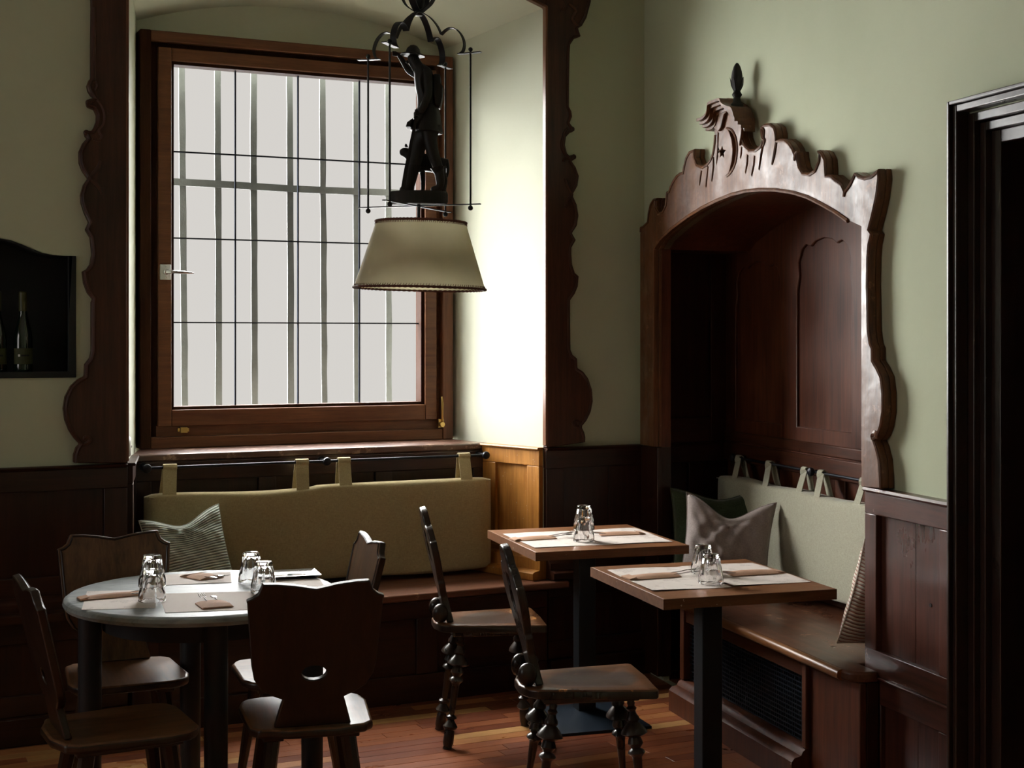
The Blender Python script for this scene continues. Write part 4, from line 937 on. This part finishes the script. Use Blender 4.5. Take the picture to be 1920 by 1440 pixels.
sheet([(.035,4.50),(.25,4.46),(.27,4.78),(.055,4.82)],Z,'printed menu placemat at the left edge of the round marble table',curl=.001,seed=5)
sheet([(.225,4.865),(.52,4.845),(.54,5.06),(.245,5.08)],Z+.0001,'plain paper placemat at the far side of the round table',m=M['paper'],curl=.001,seed=6)
sheet([(.275,4.375),(.58,4.345),(.60,4.655),(.272,4.70)],Z,'plain paper placemat at the near side of the round table',m=M['paper'],curl=.001,seed=7)
sheet([(.605,4.55),(.80,4.53),(.815,4.83),(.62,4.86)],Z,'plain paper placemat at the right side of the round table',m=M['paper'],curl=.001,seed=8)

def pouch(loc,rot,label,w=.08,l=.20,fork=True,napkin=None,cut_len=.06):
    """folded kraft pouch lying along local x with fork and spoon sticking out of its +x end"""
    t=thing('cutlery_pouch',label,'cutlery pouch',(0,0,0),group='kraft cutlery pouches')
    bm=new(); n=10; rows=[]
    for i in range(n+1):
        x=-l/2+l*i/n; h=.0035+.006*math.sin(PI*min(1,i/n*1.0))**.7+.004*i/n
        pr=[(-w/2,0),(-w/2,.0022),(-w*.3,h*.8),(0,h+.001*math.sin(i*2.1)),(w*.3,h*.8),(w/2,.0022),(w/2,0)]
        rows.append([bm.verts.new((x+(.006*math.sin(v*60) if i==n else 0),v,z)) for v,z in pr])
    for a,b in zip(rows,rows[1:]):
        for k in range(6): bm.faces.new((a[k],a[k+1],b[k+1],b[k]))
        bm.faces.new((a[6],a[0],b[0],b[6]))
    bm.faces.new(rows[0]); bm.faces.new(rows[-1])
    obj('pouch',bm,M['kraft'],t)
    obj('flap',hexa(new(),[(-l/2,-w/2+.003,.004),(-l/2+.028,-w/2+.006,.0085),(-l/2+.028,w/2-.006,.0085),(-l/2,w/2-.003,.004),(-l/2,-w/2+.003,.0048),(-l/2+.028,-w/2+.006,.0093),(-l/2+.028,w/2-.006,.0093),(-l/2,w/2-.003,.0048)]),M['kraft'],t)
    # fork: neck, head and four tines; spoon bowl beside it
    f=new(); x0=l/2-.03; zz=.010
    tube(f,[(x0,.014,.006),(x0+.05,.014,zz),(x0+.05+cut_len*.4,.014,zz+.004)],.0022,6,ref=(0,0,1))
    hx=x0+.05+cut_len*.4
    hexa(f,[(hx,.011,zz+.003),(hx+.014,.003,zz+.002),(hx+.014,.025,zz+.002),(hx,.017,zz+.003),(hx,.011,zz+.0045),(hx+.014,.003,zz+.0035),(hx+.014,.025,zz+.0035),(hx,.017,zz+.0045)])
    for k in range(4):
        y=.0045+k*.0063
        tube(f,[(hx+.013,y,zz+.0028),(hx+.035,y,zz+.004),(hx+.052,y,zz+.010)],.0012,5,ref=(0,0,1),scale=[1,1,.5])
    obj('fork',f,M['steel'],t)
    s_=new(); tube(s_,[(x0,-.018,.006),(x0+.05,-.018,zz),(hx-.005,-.018,zz+.002)],.0022,6,ref=(0,0,1)); ball(s_,(hx+.012,-.018,zz+.002),.016,1.15,.62,.16)
    obj('spoon',s_,M['steel'],t)
    t.location=loc; t.rotation_euler=(0,0,rot); return t
ZP=.7526
def at(px_pts): return px_pts
c1=[(1.806,5.511)]; c2=[(2.201,5.536)]; c3=[(1.909,4.52)]; c4=[(2.282,4.485)]; c5=[(0.121,4.688)]; c6=[(0.434,4.98)]; c7=[(0.425,4.443)]
pouch((*c1[0],ZP),math.radians(6),'kraft cutlery pouch left of the glasses on the table nearer the window corner',.07,.19)
pouch((*c2[0],ZP),math.radians(178),'kraft cutlery pouch right of the glasses on the table nearer the window corner',.07,.19)
pouch((*c3[0],ZP),math.radians(4),'kraft cutlery pouch left of the glasses on the table nearest the camera',.075,.20)
pouch((*c4[0],ZP),math.radians(181),'kraft cutlery pouch right of the glasses on the table nearest the camera',.08,.20)
pouch((*c5[0],ZP),math.radians(12),'long kraft cutlery pouch on the menu placemat at the left of the round table',.055,.19,cut_len=.02)
pouch((*c6[0],ZP),math.radians(-60),'kraft cutlery pouch with fork lying at the far side of the round table',.095,.12,cut_len=.0)
pouch((*c7[0],ZP),math.radians(98),'kraft cutlery pouch with fork upright towards the middle of the round table',.095,.10,cut_len=.0)

def tumbler_bm():
    """faceted pressed tumbler standing upside down on its rim"""
    H=.097; bm=new(); seg=45
    outp=[(.0425,0),(.0428,.003),(.0415,.024),(.0405,.030),(.0395,.034),(.034,.064),(.0295,.084),(.0285,.088),(.0285,.094),(.026,.097)]
    inp=[(.024,.085),(.0262,.080),(.0315,.060),(.0385,.026),(.0395,.003),(.0402,0)]
    def ring(r,z,fl):
        return [bm.verts.new(((r-(.0036*(.5+.5*math.cos(9*2*PI*k/seg)) if fl else 0))*math.cos(2*PI*k/seg),(r-(.0036*(.5+.5*math.cos(9*2*PI*k/seg)) if fl else 0))*math.sin(2*PI*k/seg),z)) for k in range(seg)]
    R=[ring(r,z,.030<=z<=.085) for r,z in outp]
    top=bm.verts.new((0,0,.0955)); 
    for a,b in zip(R,R[1:]):
        for k in range(seg): bm.faces.new((a[k],a[(k+1)%seg],b[(k+1)%seg],b[k]))
    for k in range(seg): bm.faces.new((R[-1][k],R[-1][(k+1)%seg],top))
    Q=[ring(r,z,False) for r,z in inp]; bot=bm.verts.new((0,0,.086))
    for k in range(seg): bm.faces.new((Q[0][(k+1)%seg],Q[0][k],bot))
    for a,b in zip(Q,Q[1:]):
        for k in range(seg): bm.faces.new((a[(k+1)%seg],a[k],b[k],b[(k+1)%seg]))
    for k in range(seg): bm.faces.new((Q[-1][(k+1)%seg],Q[-1][k],R[0][k],R[0][(k+1)%seg]))
    return bm
g0=None
def tumbler(x,y,z,label,group='upturned faceted glass tumblers',rot=0):
    global g0
    if g0 is None:
        g0=obj('tumbler',tumbler_bm(),M['glass'],ang=50); g=g0
    else:
        g=g0.copy(); COL.objects.link(g)
    g.location=(x,y,z); g.rotation_euler=(0,0,rot)
    return setp(g,label,'glass',group)
gl=[(1.984,5.398),(2.052,4.351),(2.116,4.521),(0.247,4.58),(0.585,4.839),(0.6,4.626)]
tumbler(*gl[0],.7532,'upturned glass tumbler, lower of the stacked pair on the table nearer the window corner')
tumbler(*gl[0],.7532+.0455,'upturned glass tumbler, upper of the stacked pair on the table nearer the window corner',rot=.2)
tumbler(*gl[1],.7532,'upturned glass tumbler at the front of the table nearest the camera')
tumbler(gl[2][0]+.0,gl[2][1]+.03,.7532,'upturned glass tumbler behind the front one on the table nearest the camera',rot=.3)
tumbler(*gl[3],.7532,'upturned glass tumbler, lower of the stacked pair at the left of the round table')
tumbler(*gl[3],.7532+.0455,'upturned glass tumbler, upper of the stacked pair at the left of the round table',rot=.25)
tumbler(*gl[4],.7532,'upturned glass tumbler at the far side of the round table, left of the tray',rot=.1)
tumbler(*gl[5],.7532,'upturned glass tumbler half hidden by the dark chair back on the round table',rot=.5)
# small tray with folded slips
tl=[(0.669,4.873),(0.773,4.84),(0.822,4.951),(0.699,5.025)]
cx=sum(p[0] for p in tl)/4; cy=sum(p[1] for p in tl)/4
tr=thing('bill_tray','small metal tray with paper slips at the far right of the round table','tray',(cx-.02,cy-.02,.7532))
x0,y0=cx-.02,cy-.02
bm=new(); prof=[(.085,.055,.0),(.100,.068,.010),(.102,.070,.0115),(.100,.068,.0125),(.084,.054,.0022)]
rings=[]
for hx,hy,z in prof: rings.append([bm.verts.new((x0+a,y0+b,.7532+z)) for a,b in ((-hx,-hy),(hx,-hy),(hx,hy),(-hx,hy))])
for a,b in zip(rings,rings[1:]):
    for k in range(4): bm.faces.new((a[k],a[(k+1)%4],b[(k+1)%4],b[k]))
bm.faces.new(rings[0]); bm.faces.new(rings[-1])
obj('tray',bm,M['steel'],tr,bevel=.0)
for k,(dx,dy,a) in enumerate(((-.03,.0,.2),(.02,.008,-.4),(.035,-.018,.1))):
    b_=box(new(),(-.024,-.016,0),(.024,.016,.0008)); bmesh.ops.transform(b_,matrix=Matrix.Translation((x0+dx,y0+dy,.756+.0012*k))@Matrix.Rotation(a,4,'Z'),verts=b_.verts)
    obj('paper_slip',b_,M['paper'] if k!=1 else M['dgreen'],tr)

# ================================================================ CHAIRS
def plank_chair(label):
    """brown plank chair, faces local +y"""
    t=thing('plank_chair',label,'chair',(0,0,0),group='plank chairs around the round table')
    zs=.455
    seat=[(-.13,-.19),(-.155,-.185),(-.165,-.165),(-.178,-.150),(-.195,.10),(-.185,.15),(-.155,.185),(-.12,.20),(.12,.20),(.155,.185),(.185,.15),(.195,.10),(.178,-.150),(.165,-.165),(.155,-.185),(.13,-.19),(.07,-.21),(-.07,-.21)]
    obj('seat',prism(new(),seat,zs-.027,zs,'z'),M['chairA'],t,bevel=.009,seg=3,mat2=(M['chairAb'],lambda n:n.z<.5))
    for s_ in (-1,1): obj('batten',box(new(),(s_*.11-.03,-.15,zs-.047),(s_*.11+.03,.15,zs-.0275)),M['chairAb'],t,bevel=.004)
    # back board with cupid's-bow top, scooped shoulders, waisted foot and lens-shaped hand hole
    half=[(x*1.11,z*1.035) for x,z in [(.100,0),(.083,.07),(.078,.085),(.105,.098),(.135,.118),(.153,.150),(.160,.19),(.168,.30),(.173,.375),(.176,.382),(.160,.388),(.146,.400),(.139,.418),(.136,.428),(.10,.4265),(.055,.421),(.02,.413),(0,.409)]]
    outl=half+[(-x,z) for x,z in reversed(half[:-1])]
    hole=[(x,z) for x,z in ([( .036*math.cos(a),.167+.022*math.sin(a)) for a in [2*PI*k/16 for k in range(16)]])]
    bm=prism(new(),outl,-.012,.010,'y',[hole])
    T=Matrix.Translation((0,-.165,zs+.0005))@Matrix.Rotation(math.radians(13),4,'X')
    bmesh.ops.transform(bm,matrix=T,verts=bm.verts)
    for v in bm.verts:
        if v.co.z<zs+.012: v.co.z=max(v.co.z,zs+.0005)
    obj('back_board',bm,M['chairAb'],t,bevel=.004,seg=2,mat2=(M['chairLit'],lambda n:n.y>.8))  # lit tone painted on the front, darker tone left on the rear
    rimp=[T@Vector((x,.010,z)) for x,z in [(x*.94,z*.985) for x,z in outl[2:-2]]]
    obj('carved_rim',tube(new(),[tuple(p) for p in rimp],.0035,5,ref=(0,1,0)),M['chairAb'],t)
    for sx,sy in ((-1,-1),(1,-1),(-1,1),(1,1)):
        a=Vector((sx*.11,sy*.115,zs-.0475)); b=Vector((sx*.165,sy*.185 if sy<0 else .17,0))
        obj('leg',sweep(new(),[a,a+(b-a)*.5,b],circ(.020,8),ref=(0,1,0),scale=[1.15,.98,.66]),M['chairAb'],t,ang=25)
    return t
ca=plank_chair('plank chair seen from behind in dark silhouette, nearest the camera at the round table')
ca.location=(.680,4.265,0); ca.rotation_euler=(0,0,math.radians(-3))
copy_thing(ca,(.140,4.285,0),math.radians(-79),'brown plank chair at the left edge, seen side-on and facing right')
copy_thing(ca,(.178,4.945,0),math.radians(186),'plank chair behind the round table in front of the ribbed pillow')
copy_thing(ca,(.735,4.830,0),math.radians(92),'plank chair right of the round table, its inner back showing, coloured as if lit')

def turned_chair(label):
    """black peasant chair on turned legs with a pierced narrow back, faces local +y"""
    t=thing('turned_leg_chair',label,'chair',(0,0,0),group='black chairs with turned legs')
    zs=.47
    seat=[(-.085,-.215),(-.105,-.205),(-.125,-.18),(-.135,-.15),(-.16,.0),(-.185,.175),(-.183,.19),(-.168,.198),(0,.203),(.168,.198),(.183,.19),(.185,.175),(.16,0),(.135,-.15),(.125,-.18),(.105,-.205),(.085,-.215),(.04,-.228),(-.04,-.228)]
    # seat slab with a shallow dished hollow
    bm=new(); n=len(seat); rb=[bm.verts.new((x,y,zs-.030)) for x,y in seat]; r1=[bm.verts.new((x*1.0,y*1.0,zs-.006)) for x,y in seat]; r2=[bm.verts.new((x*.97,y*.97,zs)) for x,y in seat]
    rr=[rb,r1,r2]
    for k,(q,dz) in enumerate(((.80,0),(.70,-.001),(.58,-.005),(.40,-.008),(.2,-.009))):
        rr.append([bm.verts.new((x*q,.02+(y-.02)*q if k else y*q+.003,zs+dz)) for x,y in seat])
    c=bm.verts.new((0,.02,zs-.009))
    for a,b in zip(rr,rr[1:]):
        for k in range(n): bm.faces.new((a[k],a[(k+1)%n],b[(k+1)%n],b[k]))
    for k in range(n): bm.faces.new((rr[-1][k],rr[-1][(k+1)%n],c))
    bm.faces.new(rb)
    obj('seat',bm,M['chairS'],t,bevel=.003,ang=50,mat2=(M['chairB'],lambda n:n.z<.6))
    for s_ in (-1,1): obj('batten',box(new(),(s_*.09-.03,-.16,zs-.050),(s_*.09+.03,.15,zs-.0305)),M['chairB'],t,bevel=.005)
    half=[(.080,0),(.070,.05),(.058,.10),(.062,.125),(.085,.150),(.088,.168),(.080,.180),(.095,.20),(.125,.24),(.145,.29),(.150,.345),(.146,.352),(.130,.352),(.124,.372),(.112,.395),(.095,.408),(.072,.412),(.066,.425),(.066,.442),(.052,.462),(.028,.476),(0,.480)]
    half=[(x,z*.945) for x,z in half]
    outl=half+[(-x,z) for x,z in reversed(half[:-1])]
    hole=[(.0,.225),(.016,.235),(.028,.262),(.030,.29),(.020,.315),(.032,.335),(.028,.356),(.012,.364),(0,.354),(-.012,.364),(-.028,.356),(-.032,.335),(-.020,.315),(-.030,.29),(-.028,.262),(-.016,.235)]
    bm=prism(new(),outl,-.014,.012,'y',[hole])
    T=Matrix.Translation((0,-.165,zs+.0005))@Matrix.Rotation(math.radians(13),4,'X')
    bmesh.ops.transform(bm,matrix=T,verts=bm.verts)
    for v in bm.verts: v.co.z=max(v.co.z,zs+.0005)
    obj('back_board',bm,M['chairB'],t,bevel=.005,seg=2)
    for s_ in (-1,1):
        bm=ball(new(),(0,0,0),.031,.85,1.0,1.25); bmesh.ops.transform(bm,matrix=Matrix.Translation((s_*.068,-.205,zs+.034)),verts=bm.verts)
        for v in bm.verts: v.co.z=max(v.co.z,zs+.0005)
        obj('back_boss',bm,M['chairB'],t)
    prof=[(.010,1.0),(.013,.975),(.011,.955),(.017,.935),(.012,.915),(.015,.89),(.021,.87),(.022,.85),(.017,.835),(.031,.80),(.040,.770),(.043,.752),(.037,.742),(.018,.725),(.022,.70),(.025,.675),(.019,.655),(.014,.64),(.025,.622),(.028,.605),(.021,.588),(.016,.575),(.015,.55),(.0125,.42),(.0105,.30),(.021,.285),(.022,.268),(.012,.252),(.020,.225),(.029,.195),(.024,.175),(.016,.165),(.020,.145),(.021,.05),(.017,.02),(.019,.0),(.001,.0)]
    for sx,sy in ((-1,-1),(1,-1),(-1,1),(1,1)):
        a=Vector((sx*.095,sy*.125,zs-.0505)); b=Vector((sx*.135,-.185 if sy<0 else .165,0)); d=a-b; L=d.length
        obj('leg',lathe(new(),[(.001,L)]+[(r,z*L) for r,z in prof],b,16,tilt=d.normalized()),M['chairB'],t)
    return t
cb=turned_chair('black turned-leg chair with a worn tan seat, at the table nearer the window corner')
cb.location=(1.585,5.385,0); cb.rotation_euler=(0,0,math.radians(-98))
cbn=copy_thing(cb,(1.600,4.335,0),math.radians(-98),'black turned-leg chair in front, its seat dished dark, at the table nearest the camera')

# ================================================================ HANGING LAMP
LD=4.70; th_=math.radians(17.287); kx=LD/2667
LX=LD*(math.sin(th_)+(785-960)/2667*math.cos(th_)); LY=LD*(math.cos(th_)-(785-960)/2667*math.sin(th_))
lamp=thing('pendant_lamp','black iron hanging lamp with a dark carved walking figure above a cream parchment shade','lamp',(0,0,0))
lamp.location=(LX,LY,1.58); lamp.rotation_euler=(0,0,-th_)
def lp(px,py,y=0): return ((px-785)*kx,y,(630-py)*kx)      # lamp's own drawing: millimetre grid in its local x / z
def lpl(pts,y=0): return [lp(a,b,y) for a,b in pts]
# shade: open cone with a slight tilt
st=Matrix.Rotation(math.radians(1.2),4,'Y')
def shade_pts(r0,z0,r1,z1,n=72,thk=.0015):
    bm=new(); rings=[]
    for r,z in ((r0,z0),(r1,z1),(r1-thk,z1),(r0-thk,z0)):
        rings.append([bm.verts.new(st@Vector((r*math.cos(2*PI*k/n),r*math.sin(2*PI*k/n),z))) for k in range(n)])
    for i in range(4):
        a,b=rings[i],rings[(i+1)%4]
        for k in range(n): bm.faces.new((a[k],a[(k+1)%n],b[(k+1)%n],b[k]))
    return bm
zb=(630-541)*kx; zt=(630-417)*kx; rb_=123*kx; rt2=84*kx
sh=shade_pts(rb_,zb,rt2,zt); 
shade=obj('shade',sh,M['shade'],lamp)
for r,z in ((rb_,zb),(rt2,zt)):
    bm=new(); n=150
    pts=[tuple(st@Vector(((r+.001)*math.cos(2*PI*k/n),(r+.001)*math.sin(2*PI*k/n),z))) for k in range(n+1)]
    tube(bm,pts,.0042,6,ref=(0,0,1),scale=[.8+.4*(k%2) for k in range(n+1)])
    s2=1 if z==zb else -1
    for k in range(n):     # cross stitches
        a0=2*PI*k/n; a1=2*PI*(k+.5)/n
        dr=(rt2-rb_)/(zt-zb)*s2*.010
        tube(bm,[tuple(st@Vector(((r+.002)*math.cos(a0),(r+.002)*math.sin(a0),z))),tuple(st@Vector(((r+.0015+dr)*math.cos(a1),(r+.0015+dr)*math.sin(a1),z+s2*.010)))],.0009,4,ref=(0,0,1))
    obj('laced_trim',bm,M['lace'],shade,label='red-brown laced edge')
# shade carrier, socket and bulb
bm=new(); tube(bm,[(0,0,(630-378)*kx),(0,0,zt-.06)],.006,8,ref=(0,1,0)); lathe(bm,[(.001,0),(.018,0),(.020,.01),(.020,.05),(.010,.06)],(0,0,zt-.11),14)
for k in range(3):
    a=2*PI*k/3+.5; tube(bm,[(0,0,zt-.02),tuple(st@Vector(((rt2-.002)*math.cos(a),(rt2-.002)*math.sin(a),zt-.004)))],.0022,6,ref=(0,0,1))
obj('socket_stem',bm,M['iron'],lamp)
obj('bulb',lathe(new(),[(.012,.0),(.014,-.012),(.026,-.04),(.030,-.06),(.024,-.080),(.010,-.090),(.001,-.092)],(0,0,zt-.111),16),plain('opal_bulb',(.75,.74,.70),.3),lamp)
# crossed bars and hanging rods
dirs=[Vector((-1,.33,0)).normalized(),Vector((1,-.33,0)).normalized(),Vector((-.42,-1,0)).normalized(),Vector((.42,1,0)).normalized()]
ends=[.182,.182,.205,.205]; zbar=(630-386)*kx
for k in (0,2):
    d=dirs[k]; L=ends[k]*1.19
    obj('cross_bar',sweep(new(),[tuple(d*L+Vector((0,0,zbar-.001*k))),(0,0,zbar-.001*k),tuple(-d*L+Vector((0,0,zbar-.001*k)))],rect(.013,.0035),ref=(-d.y,d.x,0)),M['iron'],lamp)
ztop=(630-105)*kx; zhub=(630-24)*kx
for d,e in zip(dirs,ends):
    p=d*e
    bm=tube(new(),[(p.x,p.y,zbar-.010),(p.x,p.y,ztop+.010)],.0033,8,ref=(1,0,0)); ball(bm,(p.x,p.y,zbar-.012),.0085); ball(bm,(p.x,p.y,ztop+.010),.0075)
    obj('hanging_rod',bm,M['iron'],lamp)
    # lobed strap arm: big arch, cusp, small arch, flat tab
    zc=lambda y:(630-y)*kx
    fr_=[(.04,24),(.12,27),(.22,34),(.32,45),(.39,56),(.44,68)]
    fr2=[(.44,68),(.52,61),(.61,57),(.71,59),(.80,67),(.86,78),(.885,90),(.86,101),(.80,106)]
    side=(-d.y,d.x,0)
    bm=sweep(new(),[tuple(d*(f*e)+Vector((0,0,zc(y)))) for f,y in smooth_poly(fr_,3)],rect(.021,.003),ref=side)
    sweep(bm,[tuple(d*(f*e)+Vector((0,0,zc(y)))) for f,y in smooth_poly(fr2,3)],rect(.021,.003),ref=side)
    sweep(bm,[tuple(d*(f*e)+Vector((0,0,zc(y)))) for f,y in ((.76,106),(1.0,106),(1.2,105.2))],rect(.018,.003),ref=side)
    obj('strap_arm',bm,M['iron'],lamp)
    cage=[(.03,24),(.12,18),(.24,8),(.31,-6),(.31,-22),(.22,-40),(.08,-52),(.02,-56)]
    obj('cage_strap',sweep(new(),[tuple(d*(f*.185)+Vector((0,0,zc(y)))) for f,y in smooth_poly(cage,3)],rect(.024,.003),ref=side),M['iron'],lamp)
for d in (Vector((1,1,0)),Vector((-1,1,0))):
    d=d.normalized()
bm=new(); lathe(bm,[(.001,-.012),(.012,-.010),(.016,-.002),(.012,.008),(.006,.012)],(0,0,zhub),14); tube(bm,[(0,0,zhub),(0,0,(630+56)*kx)],.006,8,ref=(1,0,0)); ball(bm,(0,0,(630-2)*kx),.020,1,1,1.5)
obj('hub',bm,M['iron'],lamp)
obj('ceiling_rod',tube(new(),[(0,0,(630+50)*kx),(0,0,3.7-1.58)],.006,8,ref=(1,0,0)),M['iron'],lamp)
obj('ceiling_rose',lathe(new(),[(.001,0),(.02,0),(.05,.05),(.06,.075),(.06,.0995),(.001,.0995)],(0,0,3.7-1.58),24),M['iron'],lamp)
# pedestal
ped=[(783+57*math.cos(a)*(1 if math.cos(a)>0 else .95),24*math.sin(a)) for a in [2*PI*k/40 for k in range(40)]]
bm=new(); rows=[]
for z,s_ in ((383.5,.96),(378,1.0),(364,1.0),(359.5,.965)):
    rows.append([bm.verts.new(((x-785)*kx*s_,y*kx*1.35*s_+.0,(630-z)*kx)) for x,y in ped])
for a,b in zip(rows,rows[1:]):
    for k in range(40): bm.faces.new((a[k],a[(k+1)%40],b[(k+1)%40],b[k]))
bm.faces.new(rows[0]); bm.faces.new(rows[-1])
obj('pedestal',bm,M['figure'],lamp)
# the carved figure: one continuous body, stooped, facing left, one hand at the brow, one on a staff
V=[];E_=[];R_=[]
def node(px,py,y,r,par=None):
    V.append(lp(px,py,y)); R_.append((r*kx,r*kx)); 
    if par is not None: E_.append((par,len(V)-1))
    return len(V)-1
pel=node(803,222,0,21); wa=node(803,196,0,19,pel); ch=node(799,165,0,22,wa); up=node(793,140,0,18,ch); nk=node(784,126,0,10,up); hd=node(775,112,0,12.5,nk); cr=node(772,100,0,11,hd)
# near arm (towards the camera, right side of the picture)
s1=node(802,139,-.028,10,up); e1=node(806,178,-.046,8.5,s1); f1=node(797,204,-.052,7.5,e1); h1=node(787,218,-.050,7,f1)
# far arm raised, hand to the brow
s2=node(783,140,.026,8,up); e2=node(764,128,.046,6,s2); f2=node(752,108,.036,5,e2); h2=node(745,98,.020,4.5,f2)
# legs
k1=node(787,262,.012,16,pel); a1=node(776,305,.010,14,k1); b1=node(766,345,.006,13,a1); t1=node(764,357,.0,12,b1); u1=node(748,360,-.004,8,t1)
k2=node(806,258,-.020,15,pel); a2=node(812,288,-.024,12,k2); c2=node(823,318,-.022,10,a2); b2=node(827,344,-.020,9,c2); t2=node(824,355,-.020,9,b2); u2=node(808,358,-.022,6,t2)
fig=skin('carved_figure',V,E_,R_,M['figure'],lamp,root=pel,sub=2,label='dark carved wooden walking man, stooped and facing left')
# clothing and attributes of the figure
def fprism(name,pts,y0,y1,bev=.003,m=M['figure'],parent=fig): 
    return obj(name,prism(new(),[((a-785)*kx,(630-b)*kx) for a,b in pts],y0,y1,'y'),m,parent,bevel=bev,seg=2)
bm=new(); 
lathe(bm,[(.001,.030),(.012,.027),(.021,.017),(.025,.004),(.040,-.003),(.041,-.006),(.024,-.005),(.001,-.002)],lp(774,101,0),18,tilt=(.10,0,1)); obj('hat',bm,M['figure'],fig)
bm=new()
for k in range(5):        # five fingers shading the brow
    tube(bm,[lp(747,99,.020+.002*k),lp(741,96+k*1.4,.012+.003*k),lp(735,95+k*1.6,.010+.003*k)],.0026,6,scale=[1.1,1,.6])
obj('raised_hand',bm,M['figure'],fig)
bm=new()
for k in range(4): tube(bm,[lp(789,214+k*2.4,-.056),lp(782,213+k*2.6,-.060),lp(779,217+k*2.6,-.052),lp(781,221+k*2.4,-.044)],.0030,6)
tube(bm,[lp(790,212,-.05),lp(785,208,-.044),lp(780,211,-.040)],.0032,6)
obj('resting_hand',bm,M['figure'],fig)
# nose and beard
bm=new(); ball(bm,lp(764,116,0),.006,1.1,.7,.9); hexa(bm,[lp(765,118,-.012),lp(783,126,-.014),lp(783,126,.014),lp(765,118,.012),lp(768,122,-.009),lp(779,142,-.004),lp(779,142,.004),lp(768,122,.009)])
for s_ in (-1,1): ball(bm,lp(777,112,s_*.019),.005,.7,.6,1.2)
obj('face_and_beard',bm,M['figure'],fig,bevel=.003)
# coat skirt: flared tube around the hips
bm=new(); rings=[]
for yy,hw,hd_,cx_ in ((196,17,15,804),(215,22,19,803),(232,27,23,800),(247,30,26,800),(249,27,23,800)):
    rings.append([bm.verts.new(((cx_-785+hw*math.cos(a)+1.4*math.sin(5*a)*(yy>210))*kx,(hd_*math.sin(a))*kx*1.25,(630-yy-2.5*math.cos(a)*(yy>240))*kx)) for a in [2*PI*k/28 for k in range(28)]])
for a,b in zip(rings,rings[1:]):
    for k in range(28): bm.faces.new((a[k],a[(k+1)%28],b[(k+1)%28],b[k]))
bm.faces.new(rings[0]); bm.faces.new(rings[-1]); obj('coat_skirt',bm,M['figure'],fig)
bm=new(); lathe(bm,[(.030,-.006),(.034,-.003),(.034,.003),(.030,.006)],lp(804,199,0),20); obj('belt',bm,M['figure'],fig)
fprism('back_basket',[(814,141),(826,142),(827,160),(831,163),(830,185),(826,204),(816,200),(812,170)],-.034,.034,.005)
strapn=obj('shoulder_strap',sweep(new(),smooth_poly([lp(800,132,-.026),lp(790,150,-.038),(lp(794,175,-.036)),lp(808,196,-.034)],3),rect(.009,.003),ref=(0,1,0)),M['figure'],fig)
# staff / long-handled tool under the resting hand
obj('staff',sweep(new(),[lp(783,222,-.048),lp(773,270,-.044),lp(762,325,-.040),lp(757,357,-.040)],rect(.010,.010),ref=(0,1,0),scale=[.9,1,1.1,1.2]),M['figure'],fig)
fprism('tool_head',[(776,224),(772,240),(762,241),(765,232)],-.040,.010,.003)
obj('boot_cuff',lathe(new(),[(.012,-.012),(.022,.008),(.024,.012),(.012,.012)],lp(822,322,-.022),12,tilt=(-.2,0,1)),M['figure'],fig)
obj('boot_cuff',lathe(new(),[(.016,-.012),(.024,.008),(.025,.012),(.014,.012)],lp(775,315,.010),12,tilt=(.2,0,1)),M['figure'],fig)
# the dog standing behind his legs
V=[];E_=[];R_=[]
sp=node(803,301,.052,17); sh_=node(782,299,.052,18,sp); nkk=node(766,288,.050,12,sh_); hdd=node(756,280,.048,10.5,nkk); mz=node(746,284,.048,6.5,hdd)
rp=node(824,300,.052,17,sp); tl1=node(836,298,.052,5,rp); tl2=node(839,315,.052,3.5,tl1); tl3=node(836,330,.052,2.5,tl2)
for x0_,x1_,yy in ((776,772,.040),(790,791,.064)):
    a=node(x0_,318,yy,6,sh_); b=node(x1_,340,yy,4.2,a); c=node(x1_-1,357,yy,4.5,b); node(x1_-6,359,yy,3,c)
for x0_,x1_,yy in ((830,834,.040),(826,829,.064)):
    a=node(x0_-3,318,yy,7.5,rp); b=node(x1_+1,336,yy,4.2,a); c=node(x1_-3,356,yy,4,b); node(x1_-8,359,yy,3,c)
dog=skin('carved_dog',V,E_,R_,M['figure'],lamp,root=0,sub=2,label='dark carved dog standing behind the man')
bm=new()
for s_ in (-1,1): hexa(bm,[lp(757,272,.048+s_*.008),lp(763,272,.048+s_*.008),lp(763,272,.048+s_*.014),lp(757,272,.048+s_*.014),lp(758,267,.048+s_*.010),lp(761,267,.048+s_*.010),lp(761,267,.048+s_*.012),lp(758,267,.048+s_*.012)])
obj('dog_ears',bm,M['figure'],dog)
